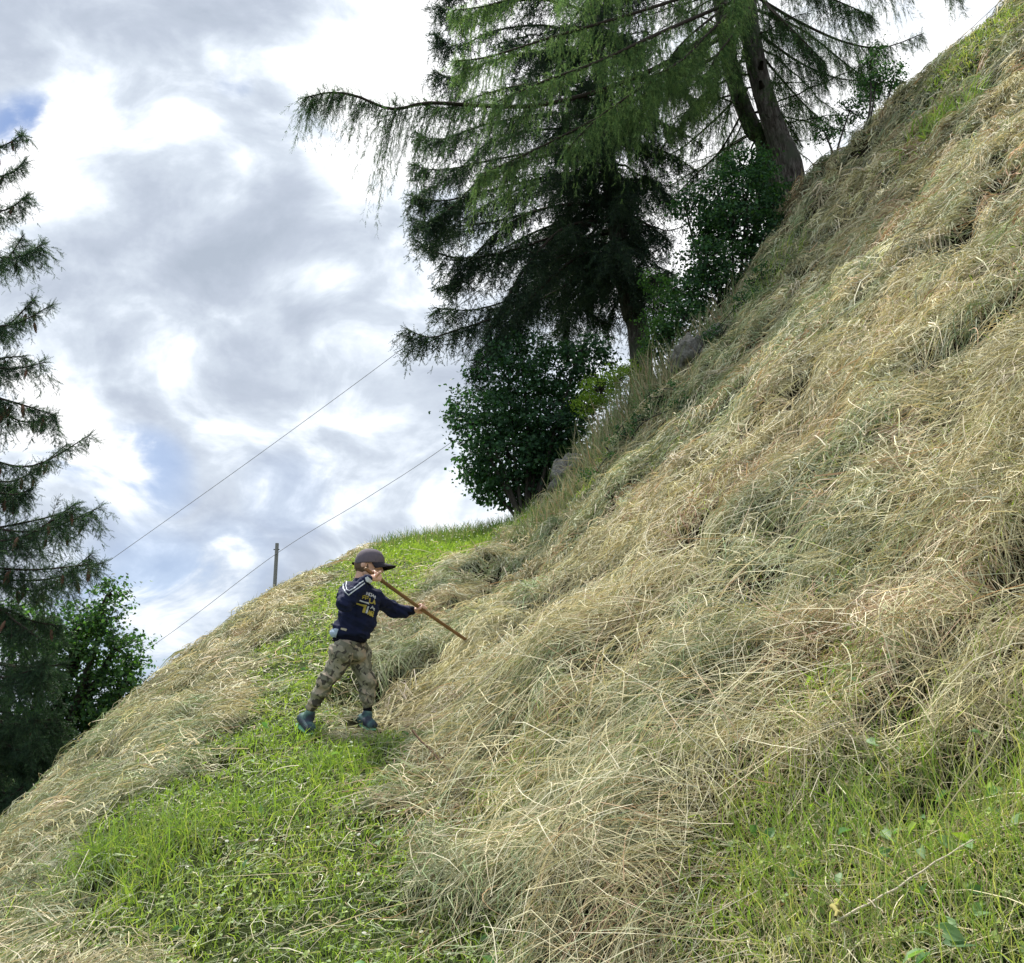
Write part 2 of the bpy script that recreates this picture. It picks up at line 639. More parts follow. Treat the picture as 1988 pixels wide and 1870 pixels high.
def hay_cols(x, y, N):
    t = fbm(x, y, .8, 4, 21) * 2.4
    t = t + 1.2 * fbm(x + .3 * y, y, 3.0, 2, 24)
    w = np.stack([.9 + 0 * t, .95 + t, 1.15 - 1.6 * t, .55 - 1.2 * t, .08 + 1.0 * np.clip(fbm(x, y, 1.3, 3, 22) - .1, 0, 1) * 5, .35 + 0 * t, .35 + 0 * t], -1)
    w[:, 2] += np.clip(-x - 1.4, 0, 1) * .8            # the left shoulder is greyer
    w[:, 4] *= np.clip(x + 1.6, .1, 1)
    hi = np.clip((y - 7) / 3, 0, 1) * np.clip((x - 2.5) / 1.5, 0, 1)      # duller and greener towards the top
    w[:, 2] += 1.0 * hi
    w[:, 6] += .9 * hi
    w[:, 3] += .3 * hi
    w[:, 3] += np.exp(-((y - 2.6) / 1.2) ** 2) * .15
    w = np.clip(w, .02, None)
    cw = np.cumsum(w, 1) / w.sum(1)[:, None]
    k = (rng.random(N)[:, None] > cw).sum(1)
    c = PAL[np.clip(k, 0, len(PAL) - 1)]
    return c * rng.uniform(.72, 1.18, (N, 1)) * rng.uniform(.94, 1.06, (N, 3))


def lying(G, x, y, L, wid, az, lift, arch, curl, tilt, col, K=4, stiff=.65):
    """strands lying on the slope; az is measured from straight downhill"""
    N = len(x)
    n, d1, d2 = frame(x, y)
    d = d1 * np.cos(az)[:, None] + d2 * np.sin(az)[:, None]
    q = np.cross(n, d)
    s = np.linspace(0, 1, K)[None]
    off = d[:, None] * (L[:, None] * (s - .5))[..., None] + q[:, None] * (curl[:, None] * L[:, None] * ((s - .5) ** 2 * 2))[..., None]
    X, Y = x[:, None] + off[..., 0], y[:, None] + off[..., 1]
    Z = S(X, Y)
    base = S(x, y)[:, None] + off[..., 2]
    Z = np.maximum((1 - stiff) * Z + stiff * base, Z if stiff < .9 else base)          # stiff straws bridge the hollows
    lf = lift[:, None] + arch[:, None] * np.sin(PI * s) + tilt[:, None] * (s - .3) * L[:, None]
    P = np.stack([X, Y, Z], -1) + n[:, None] * lf[..., None]
    tn = unit(np.gradient(P, axis=1))
    roll = unit(n + .9 * rng.normal(size=(N, 3)))
    Wd = unit(np.cross(tn, roll[:, None])) * (wid[:, None] * (1 - .75 * s ** 2.2) * .5)[..., None]
    G.ribbons(P, Wd, col)


def flow(x, y):
    """which way the raked hay lies, from straight downhill"""
    a = fbm(x, y, .7, 2, 41) * 1.8 + fbm(x, y, 2.3, 3, 42) * 3.6
    return a


def dist(x, y):
    return np.sqrt(x * x + y * y + S(x, y) ** 2)


FEET = [hitS(592, 1424), hitS(712, 1414)]
BOYY = float(FEET[0][1])


def keep_boy(x, y, lift):
    d = np.minimum(np.hypot(x - FEET[0][0], y - FEET[0][1]), np.hypot(x - FEET[1][0], y - FEET[1][1]))
    body = (np.abs(y - BOYY) < .28) & (x > FEET[0][0] - .25) & (x < FEET[1][0] + .18)
    return ~((d < .13) | (body & (lift > .03)))


G = Geo()
x, y = polar(700000)
gr = bil(GG, x, y)
pr = np.where(gr > .5, .17 + .5 * (1 - gr), 1.0 - .93 * pits(x, y))
pr = np.where((gr > .3) & (x > .4), .45 + .6 * (1 - gr), pr)
k = (rng.random(len(x)) < pr) & (np.minimum(np.hypot(x - FEET[0][0], y - FEET[0][1] + .05), np.hypot(x - FEET[1][0], y - FEET[1][1] + .05)) > .12)
x, y, gr = x[k], y[k], gr[k]
N = len(x)
dd = dist(x, y)
clump = fbm(x, y, 3.2, 3, 51)
L = np.clip(rng.lognormal(-2.15, .55, N), .03, .5) * (1 - .45 * gr) * np.where(x < -1.7, .85, 1)
lift = np.abs(rng.normal(0, 1, N)) * (.018 + .05 * np.clip(clump + .25, 0, 1)) * (1 - .6 * gr) + .002
lying(G, x, y, L, .00086 * dd * rng.uniform(.5, 1.5, N), flow(x, y) + rng.normal(0, 1.2, N), lift,
      rng.uniform(0, .10, N) * L, rng.normal(0, .35, N), rng.normal(0, .10, N), hay_cols(x, y, N))
# tufts: bunches of strands that share a direction and stand a little proud
x, y = polar(13000)
k = (bil(GG, x, y) < .4) & (rng.random(len(x)) > .95 * pits(x, y)) & (np.hypot(x - FEET[1][0], y - FEET[1][1] + .1) > .22)
x, y = x[k], y[k]
M_ = 22
a0 = flow(x, y) + rng.normal(0, .8, len(x))
cb = hay_cols(x, y, len(x))
X = np.repeat(x, M_) + rng.normal(0, .06, len(x) * M_)
Y = np.repeat(y, M_) + rng.normal(0, .045, len(x) * M_)
N = len(X)
dd = dist(X, Y)
L = rng.uniform(.07, .24, N)
lying(G, X, Y, L, .00086 * dd * rng.uniform(.6, 1.3, N), np.repeat(a0, M_) + rng.normal(0, .22, N),
      .015 + .075 * rng.random(N), L * rng.uniform(.05, .35, N), np.repeat(rng.normal(0, .5, len(x)), M_) + rng.normal(0, .2, N),
      rng.normal(0, .12, N), np.repeat(cb * rng.uniform(.65, 1.25, (len(x), 1)), M_, 0) * rng.uniform(.8, 1.2, (N, 1)))
# long pale stalks lying every way on top
x, y = polar(6500, power=1.15)
gr = bil(GG, x, y)
k = rng.random(len(x)) < np.where(gr > .5, .10, 1)
x, y = x[k], y[k]
lf = rng.uniform(.03, .11, len(x))
k = keep_boy(x, y, lf)
x, y, lf = x[k], y[k], lf[k]
N = len(x)
dd = dist(x, y)
L = rng.uniform(.15, .48, N)
st = np.array([[.78, .70, .50], [.66, .56, .36], [.55, .55, .33], [.60, .38, .22]])[rng.choice(4, N, p=[.4, .35, .17, .08])]
lying(G, x, y, L, .0009 * dd * rng.uniform(.7, 1.25, N), flow(x, y) * .6 + rng.normal(0, .9, N), lf,
      rng.uniform(0, .12, N) * L, rng.normal(0, .18, N), rng.normal(0, .14, N), st * rng.uniform(.8, 1.1, (N, 1)), 6, .95)
# the rough heap of stalks in front, at the foot of the bank
x = rng.normal(.42, .42, 2600)
y = rng.uniform(2.0, 4.3, 2600)
k = (x > -.35) & (bil(GG, x, y) < .5)
x, y = x[k], y[k]
N = len(x)
dd = dist(x, y)
L = rng.uniform(.12, .55, N)
lying(G, x, y, L, .0008 * dd * rng.uniform(.6, 1.4, N), rng.uniform(-PI, PI, N), rng.uniform(.02, .16, N),
      rng.uniform(0, .25, N) * L, rng.normal(0, .25, N), rng.normal(0, .28, N), PAL[rng.choice([0, 1, 5, 4, 2], N, p=[.35, .25, .22, .08, .10])] * rng.uniform(.8, 1.15, (N, 1)), 6, .95)
hay = G.build('hay', M_hay)
tag(hay, 'loose drying hay raked in waves over the steep bank and path edges', 'hay', kind='stuff')


def blades(G, x, y, Lh, wid, lean, col, K=4):
    """upright blades that bow over"""
    N = len(x)
    n, d1, d2 = frame(x, y)
    up = unit(n * .5 + np.array([0, 0, .7]))
    az = rng.uniform(0, 2 * PI, N)
    d = d1 * np.cos(az)[:, None] + d2 * np.sin(az)[:, None]
    s = np.linspace(0, 1, K)[None]
    P = np.stack([x, y, S(x, y) - .005], -1)[:, None] + up[:, None] * (Lh[:, None] * (s - .35 * lean[:, None] * s ** 2.2))[..., None] + d[:, None] * (Lh[:, None] * lean[:, None] * s ** 1.7)[..., None]
    tn = unit(np.gradient(P, axis=1))
    Wd = unit(np.cross(tn, unit(rng.normal(size=(N, 3)))[:, None])) * (wid[:, None] * (1 - .85 * s ** 1.8) * .5)[..., None]
    G.ribbons(P, Wd, col)


GP = np.array([[.28, .40, .08], [.36, .46, .11], [.21, .31, .08], [.41, .46, .16], [.23, .33, .13], [.48, .45, .25]])
G = Geo()
x, y = polar(360000)
gr = bil(GG, x, y)
k = rng.random(len(x)) < np.where(gr > .45, .35 + .65 * gr, np.where((x > .3) & (y < 5), .16, .05) + .25 * np.clip(fbm(x, y, 1.1, 3, 61) + .05, 0, 1))
x, y, gr = x[k], y[k], gr[k]
N = len(x)
dd = dist(x, y)
tn = fbm(x, y, 1.5, 3, 62)
k = np.clip((rng.random(N) * 3.2 + tn * 2.6 + .3), 0, 4.99).astype(int)
k = np.where((x > .5) & (rng.random(N) < .35), 5, k)
bare = np.clip(fbm(x, y, 2.4, 3, 63) * 3 - .55, 0, 1)
Lh = rng.uniform(.022, .062, N) * (1 + 1.2 * np.clip(fbm(x, y, 1.7, 2, 64), 0, 1)) * np.where(y > 10.5, 1.9, np.where(x > .5, 1.8, 1)) * (1 - .6 * bare)
col = GP[k] * rng.uniform(.75, 1.2, (N, 1))
col = col * (1 - .0 * bare[:, None])
blades(G, x, y, Lh, .00125 * dd * rng.uniform(.6, 1.3, N), rng.uniform(.1, 1.1, N), col, 3)
# the lush dark tuft by the left edge and others like it
for (u, v, n_, h_, r_) in [(190, 1690, 420, .17, .10), (330, 1640, 300, .15, .12), (270, 1720, 300, .12, .14), (470, 1600, 240, .10, .12), (640, 1490, 200, .09, .1), (1040, 1500, 260, .15, .08),
                           (985, 1640, 300, .16, .10), (1700, 1480, 200, .12, .12), (1800, 1700, 260, .14, .14), (1620, 1640, 220, .13, .13), (1950, 1840, 260, .14, .12), (1500, 1700, 260, .13, .12),
                           (1830, 250, 300, .30, .2), (1500, 560, 200, .25, .25)]:
    c = hitS(u, v)
    x, y = c[0] + rng.normal(0, r_, n_), c[1] + rng.normal(0, r_, n_)
    blades(G, x, y, rng.uniform(.5, 1.2, n_) * h_, .0013 * dist(x, y), rng.uniform(.1, .9, n_), GP[rng.choice([0, 2, 4, 4, 3], n_)] * rng.uniform(.7, 1.1, (n_, 1)), 4)
grass = G.build('grass', M_grass)
tag(grass, 'short bright green grass along the path and on the mown bank', 'grass', kind='stuff')

# clover and broad leaves low in the grass
QUAD = np.array([[-.5, -.5, 0], [.5, -.5, .0], [.5, .5, .0], [-.5, .5, 0]])
LEAFV = np.array([[0, 0, 0], [.30, .30, .10], [.0, .42, .0], [-.30, .30, .10], [.33, .62, .10], [0, .70, .0], [-.33, .62, .10], [.03, 1.0, -.06], [-.03, 1.0, -.06]])
LEAFQ = np.array([[0, 1, 2, 3], [1, 4, 5, 2], [2, 5, 6, 3], [4, 7, 8, 5], [5, 8, 6, 6]])[:4]


def basis(nrm, spin):
    nrm = unit(nrm)
    ref = np.where(np.abs(nrm[:, 2:3]) < .9, np.array([[0, 0, 1.]]), np.array([[1., 0, 0]]))
    a = unit(np.cross(ref, nrm))
    b = np.cross(nrm, a)
    c, s = np.cos(spin)[:, None], np.sin(spin)[:, None]
    return np.stack([a * c + b * s, b * c - a * s, nrm], -1)


G = Geo()
x, y = polar(16000, 1.7, 9)
gr = bil(GG, x, y)
k = (gr > .4) & (fbm(x, y, 1.8, 3, 71) > -.12)
x, y = x[k], y[k]
M3 = 3
X, Y = np.repeat(x, M3), np.repeat(y, M3)
N = len(X)
nn, _, _ = frame(X, Y)
sz = np.repeat(rng.uniform(.009, .018, len(x)), M3)
Bm = basis(nn + rng.normal(0, .35, (N, 3)), np.tile(np.arange(3) * 2.1, len(x)) + np.repeat(rng.uniform(0, 6, len(x)), 3))
T = np.stack([X, Y, S(X, Y) + np.repeat(rng.uniform(.015, .05, len(x)), M3)], -1)
G.inst(LEAFV * [1.2, 1, 1], LEAFQ, Bm * sz[:, None, None], T, GP[rng.choice([0, 1, 2, 4], N)] * rng.uniform(.7, 1.2, (N, 1)))
# dock and plantain leaves, larger and paler, on the bank at the right and in the grass
x, y = polar(2000, 1.7, 7)
gr = bil(GG, x, y)
k = (gr > .35) & (rng.random(len(x)) < np.where(x > .6, .9, .25))
x, y = x[k], y[k]
N = len(x)
nn, _, _ = frame(x, y)
sz = rng.uniform(.018, .05, N)
Bm = basis(nn + rng.normal(0, .55, (N, 3)), rng.uniform(0, 6.3, N))
T = np.stack([x, y, S(x, y) + rng.uniform(.03, .09, N)], -1)
G.inst(LEAFV * [.8, 1.15, 1.6], LEAFQ, Bm * sz[:, None, None], T, np.array([[.14, .30, .10], [.22, .36, .16], [.30, .42, .08], [.12, .24, .10]])[rng.choice(4, N, p=[.35, .3, .15, .2])] * rng.uniform(.8, 1.15, (N, 1)))
weeds = G.build('ground_cover', M_grass)
tag(weeds, 'clover and dock leaves low among the grass', 'weeds', kind='stuff')

# small white clover heads
G = Geo()
x, y = polar(380, 1.8, 9)
k = (bil(GG, x, y) > .7) & (x < .3)
x, y = x[k], y[k]
x2, y2 = polar(2600, 9, 16.5, -16, 2)
k = bil(GG, x2, y2) > .6
x, y = np.concatenate([x, x2[k][:160]]), np.concatenate([y, y2[k][:160]])
N = len(x)
th = np.arange(7) / 7 * 2 * PI
fv = np.concatenate([[[0, 0, .5]], np.stack([np.cos(th), np.sin(th), 0 * th], -1)])
fq = np.array([[0, 1, 2, 3], [0, 3, 4, 5], [0, 5, 6, 7], [0, 7, 1, 1]])[:3]
Bm = basis(np.tile([0, -.3, 1.], (N, 1)) + rng.normal(0, .25, (N, 3)), rng.uniform(0, 6, N))
hh = rng.uniform(.04, .08, N) + np.where(y > 10, .10, 0)
G.inst(fv, fq, Bm * (.0055 + .0006 * y)[:, None, None], np.stack([x, y, S(x, y) + hh], -1), np.tile([[.78, .76, .70]], (N, 1)) * rng.uniform(.8, 1.05, (N, 1)))
flowers = G.build('white_clover', M_leaf)
tag(flowers, 'tiny white clover heads dotted over the green path', 'flowers', kind='stuff')

# tall dry grasses left uncut on the far edge of the bank and the crest
G = Geo()
for (u, v, n_, h_, r_, lc) in [(1200, 830, 500, .6, .3, 1), (1270, 750, 500, .55, .3, 1), (1360, 650, 400, .5, .3, 1), (1150, 900, 300, .45, .2, 1), (1480, 470, 300, .35, .25, 1), (1090, 980, 300, .35, .2, 1), (1180, 860, 260, .55, .30, 1), (1240, 780, 420, .65, .35, 1), (1320, 700, 420, .6, .35, 1), (1400, 600, 360, .55, .3, 1), (1290, 800, 260, .35, .3, 0), (1120, 950, 260, .40, .25, 1),
                               (1060, 1010, 300, .35, .22, 0), (1440, 520, 260, .5, .3, 1), (1010, 1030, 260, .30, .25, 0), (1500, 450, 160, .4, .3, 1), (1100, 900, 60, .8, .2, 1)]:
    c = hitS(u, v + 10)
    x, y = c[0] + rng.normal(0, r_, n_), c[1] + rng.normal(0, r_ * 1.2, n_)
    n_ = int(n_ * .75)
    x, y = x[:n_], y[:n_]
    h_ = h_ * rng.uniform(.6, 1.1)
    pc = np.array([[.46, .41, .27], [.32, .35, .21], [.17, .25, .10], [.40, .28, .19]])[rng.choice(4, n_, p=[.28, .3, .36, .06])]
    blades(G, x, y, rng.uniform(.4, 1.15, n_) * h_, .0011 * dist(x, y), rng.uniform(.1, .8, n_), pc * rng.uniform(.7, 1.1, (n_, 1)), 5)
x, y = polar(9000, 11, 17, -17, 3)
yc = (y > 12.2) & (bil(GG, x, y) > .5)
x, y = x[yc], y[yc]
N = len(x)
blades(G, x, y, rng.uniform(.08, .30, N), .0010 * dist(x, y) * rng.uniform(.5, 1, N), rng.uniform(.1, .6, N), np.array([[.16, .30, .05], [.26, .32, .12], [.42, .40, .24]])[rng.choice(3, N, p=[.6, .25, .15])], 4)
x = rng.uniform(-3.2, -2.3, 2200)
y = rng.uniform(3, 14, 2200)
blades(G, x, y, rng.uniform(.06, .22, 2200), .0010 * dist(x, y) * rng.uniform(.5, 1, 2200), rng.uniform(.3, 1.1, 2200), PAL[rng.choice([0, 1, 2, 3], 2200)], 4)
tall = G.build('tall_grass', M_hay)
tag(tall, 'uncut dry grass stems standing on the crest below the trees', 'tall grass', kind='stuff')


# ------------------------------------------------------------------ sticks among the hay
def stick(px, lift, rad, col, label, forks=()):
    G = Geo()

    def line(pp, r):
        pts = []
        for (u, v, h) in pp:
            c = hitS(u, v)
            z = float(S(c[0], c[1]))
            nrm = frame(np.array([c[0]]), np.array([c[1]]))[0][0]
            pts.append(np.array([c[0], c[1], z]) + nrm * h)
        pts = np.array(pts)
        s = np.linspace(0, len(pts) - 1, 4 * len(pts))
        sm = np.stack([np.interp(s, np.arange(len(pts)), pts[:, q]) for q in range(3)], -1)
        sm += rng.normal(0, rad * .4, sm.shape)
        G.tube(sm, np.linspace(r, r * .45, len(sm)), col, 6)
    line(px, rad)
    for f_ in forks:
        line(f_, rad * .55)
    o = G.build('stick', M_wood, smooth=True)
    tag(o, label, 'stick', 'bare sticks lying in the hay')


stick([(1080, 1750, .03), (1105, 1680, .08), (1145, 1590, .10)], 0, .005, (.06, .035, .028), 'dark crooked twig standing in the front hay heap', [[(1105, 1680, .08), (1130, 1662, .11)]])
stick([(820, 1490, .16), (868, 1530, .12), (930, 1570, .05)], 0, .005, (.11, .07, .045), 'thin brown twig poking up left of the front hay heap', [[(868, 1530, .12), (905, 1520, .15)]])
stick([(800, 1545, .10), (870, 1560, .08), (960, 1575, .04)], 0, .0055, (.30, .22, .12), 'tan stick lying flat beside the green path')
stick([(1640, 1835, .05), (1790, 1765, .06), (1930, 1690, .07)], 0, .003, (.62, .55, .42), 'long pale straight stalk on the green corner of the bank', [[(1720, 1797, .06), (1745, 1812, .05)]])
stick([(1655, 1800, .06), (1680, 1868, .10)], 0, .007, (.30, .27, .10), 'thick olive stem at the lower right edge')


# ------------------------------------------------------------------ trees
def curve(pts, n):
    """smooth polyline through the points"""
    pts = np.asarray(pts, float)
    k = len(pts)
    t = np.linspace(0, k - 1, n)
    i = np.clip(t.astype(int), 0, k - 2)
    f = (t - i)[:, None]
    p0, p1, p2, p3 = pts[np.clip(i - 1, 0, k - 1)], pts[i], pts[i + 1], pts[np.clip(i + 2, 0, k - 1)]
    return .5 * (2 * p1 + (p2 - p0) * f + (2 * p0 - 5 * p1 + 4 * p2 - p3) * f ** 2 + (3 * p1 - p0 - 3 * p2 + p3) * f ** 3)


def sprig_template(n, nl, nw, fwd, tip=.25, seed=1):
    """a twig along +Y, unit length, set with needles"""
    r = np.random.default_rng(seed)
    V, Q = [], []
    st = np.array([[-.012, 0, 0], [.012, 0, 0], [.006, 1, 0], [-.006, 1, 0]])
    V.append(st)
    Q.append([0, 1, 2, 3])
    for i in range(n):
        t = (i + .5) / n
        az = i * 2.4 + r.uniform(-.3, .3)
        out = np.array([math.cos(az), 0, math.sin(az)])
        d = unit(out + np.array([0, fwd, 0]))
        l = nl * r.uniform(.75, 1.1) * (1 - .4 * t)
        w = np.cross(d, unit(r.normal(size=3)))
        w = unit(w) * nw * .5
        b = np.array([0, t, 0])
        k = len(V) * 4
        V.append(np.array([b - w, b + w, b + d * l + w * .4, b + d * l - w * .4]))
        Q.append([k, k + 1, k + 2, k + 3])
    return np.concatenate(V), np.array(Q)


def dirbasis(d):
    N = len(d)
    r = unit(rng.normal(size=(N, 3)))
    x = unit(np.cross(d, r))
    z = np.cross(x, d)
    return np.stack([x, d, z], -1)


DOWN = np.array([0, 0, -1.])


def clothe(Gw, Gn, limb, per_m, slen, hang, tmpl, sl, step, pal, side=.8, fwd=.5, t0=.1, wood=(.05, .04, .033), tw=.004, spread=.7, droop=.5, up_tip=0., taper=.6, topside=0):
    """hang side twigs with needles on one limb (K,3)"""
    K = len(limb)
    seg = np.linalg.norm(np.diff(limb, axis=0), axis=1)
    Lt = seg.sum()
    n = max(3, int(per_m * Lt))
    t = t0 + (1 - t0) * rng.random(n)
    i = np.clip((t * (K - 1)).astype(int), 0, K - 2)
    f = (t * (K - 1) - i)[:, None]
    P = limb[i] * (1 - f) + limb[i + 1] * f
    tg = unit(limb[i + 1] - limb[i])
    sd = unit(np.cross(tg, DOWN[None])) * rng.choice([-1, 1], n)[:, None]
    d0 = unit(sd * side * rng.uniform(.2, 1, (n, 1)) + tg * fwd * rng.uniform(.3, 1.3, (n, 1)) + DOWN * hang * rng.uniform(.3, 1.2, (n, 1)) + rng.normal(0, .12, (n, 3)))
    if topside:
        k = rng.random(n) < topside
        d0[k] = unit(d0[k] * [1, 1, -.6] + [0, 0, .5])
    ln = slen * (1 - taper * t) * rng.uniform(.35, 1.15, n) * np.clip(.85 + 2.0 * fbm(t * Lt * 2.2, t * 0 + slen * 7 + rng.uniform(0, 9), 1.0, 2, 5), .15, 1.6)
    if topside:
        ln = np.where(k, ln * .35, ln)
    m = 6
    s = np.linspace(0, 1, m)[None, :, None]
    lnn = ln[:, None, None]
    TW = P[:, None] + d0[:, None] * lnn * s + DOWN * droop * lnn * s ** 2 + np.array([0, 0, 1.]) * up_tip * lnn * s ** 4
    tgv = unit(np.gradient(TW, axis=1))
    wd = unit(np.cross(tgv, rng.normal(size=(n, 1, 3)))) * tw * .5 * (1.15 - s)
    Gw.ribbons(TW, wd, np.tile(np.array(wood), (n, 1)) * rng.uniform(.7, 1.3, (n, 1)))
    # sprigs
    cnt = np.maximum(2, (ln / step).astype(int))
    idx = np.repeat(np.arange(n), cnt)
    N = len(idx)
    ss = rng.random(N) ** .85
    j = np.clip((ss * (m - 1)).astype(int), 0, m - 2)
    ff = (ss * (m - 1) - j)[:, None]
    B = TW[idx, j] * (1 - ff) + TW[idx, j + 1] * ff
    dd_ = unit(tgv[idx, j] + spread * rng.normal(size=(N, 3)) * [1, 1, .5])
    size = sl * rng.uniform(.6, 1.25, N) * (1.1 - .35 * ss)
    pal = np.asarray(pal)
    base = pal[rng.choice(len(pal), N)] * rng.uniform(.7, 1.3, (N, 1))
    Gn.inst(tmpl[0], tmpl[1], dirbasis(dd_) * size[:, None, None], B, base)
    # sprigs along the limb's own outer part
    n2 = int(Lt / step * .8)
    t = .35 + .65 * rng.random(n2)
    t[:6] = 1
    i = np.clip((t * (K - 1)).astype(int), 0, K - 2)
    f = (t * (K - 1) - i)[:, None]
    P = limb[i] * (1 - f) + limb[i + 1] * f
    tg = unit(unit(limb[i + 1] - limb[i]) + .6 * rng.normal(size=(n2, 3)))
    Gn.inst(tmpl[0], tmpl[1], dirbasis(tg) * (sl * rng.uniform(.6, 1.1, n2))[:, None, None], P, pal[rng.choice(len(pal), n2)] * rng.uniform(.8, 1.2, (n2, 1)))


def P3(px):
    return np.array([at(u, v, d) for u, v, d in px])


def tree_root(name, base, label, cat, group=None):
    r = empty(name, tuple(float(q) for q in base))
    return tag(r, label, cat, group)


def trunk_mesh(pts, rads, root, mat=None, name='trunk', n=40, bump=.10):
    pts = curve(pts, n)
    rad = np.interp(np.linspace(0, 1, n), np.linspace(0, 1, len(rads)), rads)
    G = Geo()
    G.tube(pts, rad, (.08, .065, .055), 20)
    V = G.v[0].reshape(n, 20, 3)
    th = np.arange(20) / 20 * 2 * PI
    k = 1 + bump * fbm(np.cos(th)[None] * 2 + 0 * pts[:, :1], np.sin(th)[None] * 2 + pts[:, 2:3] * .7, 1.5, 3, 77)
    G.v[0] = (pts[:, None] + (V - pts[:, None]) * k[..., None]).reshape(-1, 3).astype(np.float32)
    return pts, G.build(name, mat or M_bark, root, smooth=True)


SPR = sprig_template(12, .20, .085, .7)
SPRN = sprig_template(24, .20, .045, .6, seed=2)
LAR = sprig_template(13, .17, .06, .2, seed=3)
SPAL = [(.036, .070, .044), (.027, .054, .038), (.054, .090, .050), (.020, .040, .031)]
NPAL = [(.050, .105, .055), (.038, .080, .048), (.070, .130, .065), (.028, .058, .038)]
LPAL_LIT = [(.22, .33, .15), (.16, .26, .13), (.28, .40, .17), (.09, .17, .09)]  # larch needles, sunlit tone painted into the left and front limbs
LPAL_SHADE = [(.050, .095, .045), (.070, .12, .055), (.035, .065, .036)]  # same larch needles, shaded tone painted in, mostly right and back limbs


def auto_limb(tr, f, az, ln, rise=.15, sag=.5, tipup=.2, n=14):
    """a limb leaving the trunk at fraction f of its length"""
    p = tr[int(f * (len(tr) - 1))]
    s = np.linspace(0, 1, n)[:, None]
    h = np.array([math.sin(az), math.cos(az), 0])
    return p + h * ln * s + np.array([0, 0, 1]) * ln * (rise * s - sag * s ** 1.7 + tipup * s ** 4) + np.cumsum(rng.normal(0, .012 * ln, (n, 3)), 0)


def wood_limb(Gw, l, r):
    Gw.tube(l, np.linspace(r, r * .22, len(l)), np.array([.050, .040, .034]), 6)


# --- the dark spruce on the crest
YS = 15.6
tp = P3([(1262, 800, YS - .1), (1245, 700, YS), (1224, 600, YS), (1204, 480, YS + .05), (1186, 360, YS + .05), (1172, 230, YS + .1), (1160, 80, YS + .1), (1150, -120, YS + .1), (1142, -330, YS + .1)])
tp[0] = (tp[1][0] + .10, YS, float(H0(tp[1][0] + .1, YS)) - .2)
root = tree_root('spruce_tree', tp[0], 'tall dark spruce with bare lower trunk behind the round maple bush', 'tree')
tr, _ = trunk_mesh(tp, [.24, .21, .195, .18, .165, .15, .13, .10, .07], root)
Gw, Gn = Geo(), Geo()
LIMBS = [
    [(1212, 490, 0), (1170, 492, -.3), (1090, 560, -.6), (980, 610, -.8), (890, 640, -.9), (835, 655, -.9), (792, 640, -.9)],
    [(1206, 470, 0), (1130, 500, .3), (1040, 560, .3), (930, 600, .2), (846, 598, 0)],
    [(1195, 420, 0), (1100, 450, -.8), (980, 490, -1.2), (880, 500, -1.3), (812, 470, -1.4)],
    [(1190, 390, 0), (1080, 400, .5), (960, 430, .6), (860, 440, .6), (800, 425, .5)],
    [(1182, 330, 0), (1080, 340, -.6), (950, 370, -1.), (860, 390, -1.2), (800, 380, -1.2)],
    [(1178, 290, 0), (1080, 290, .5), (960, 310, .7), (860, 330, .8), (805, 322, .8)],
    [(1172, 230, 0), (1080, 220, 0), (950, 240, 0), (860, 270, 0), (812, 262, 0)],
    [(1170, 180, 0), (1060, 160, .8), (950, 180, 1.1), (870, 210, 1.2), (828, 205, 1.2)],
    [(1165, 120, 0), (1060, 100, 0), (950, 120, 0), (880, 150, 0), (845, 140, 0)],
    [(1162, 80, 0), (1060, 50, .6), (960, 60, .9), (890, 90, 1), (850, 70, 1)],
    [(1160, 30, 0), (1060, 0, 0), (960, 10, 0), (890, 40, 0), (855, 15, 0)],
    [(1158, -30, 0), (1060, -60, .3), (950, -50, .4), (890, -10, .5), (866, -20, .5)],
    [(1155, -90, 0), (1060, -130, 0), (960, -110, 0), (900, -70, 0)],
    [(1212, 505, 0), (1165, 530, .5), (1135, 570, .7), (1150, 610, .8), (1174, 625, .8)],
    [(1190, 400, 0), (1230, 420, -.3), (1270, 445, -.4), (1300, 470, -.4)],
    [(1184, 350, 0), (1240, 350, .2), (1290, 375, .3), (1330, 405, .4)],
    [(1178, 280, 0), (1240, 280, .2), (1300, 300, .3), (1350, 330, .4)],
    [(1175, 240, 0), (1250, 230, -.3), (1310, 250, -.4), (1360, 280, -.4)],
    [(1168, 160, 0), (1240, 150, .2), (1310, 170, .3), (1360, 200, .4)],
    [(1200, 450, 0), (1120, 470, 1.1), (1060, 520, 1.7), (1010, 580, 2.0), (960, 600, 2.1)],
    [(1200, 440, 0), (1150, 460, 1.4), (1110, 520, 1.9), (1090, 590, 2.1), (1100, 640, 2.1)],
    [(1195, 430, 0), (1100, 440, -1.2), (1020, 520, -1.8), (980, 590, -2.0), (950, 640, -2.0)],
]
LIMBS += [
    [(1195, 430, 0), (1100, 430, .8), (1000, 470, 1.2), (900, 540, 1.3), (850, 560, 1.3)],
    [(1190, 400, 0), (1080, 400, -.8), (980, 440, -1.2), (900, 520, -1.3), (868, 560, -1.3)],
    [(1205, 470, 0), (1120, 500, -1.0), (1040, 570, -1.4), (980, 640, -1.5), (930, 680, -1.5)],
    [(1185, 350, 0), (1100, 340, .9), (980, 380, 1.4), (880, 440, 1.5), (830, 480, 1.5)],
    [(1180, 300, 0), (1080, 300, -1.2), (960, 330, -1.7), (880, 400, -1.8), (838, 430, -1.8)],
    [(1175, 260, 0), (1080, 250, .9), (960, 270, 1.4), (880, 340, 1.5), (825, 370, 1.5)],
]
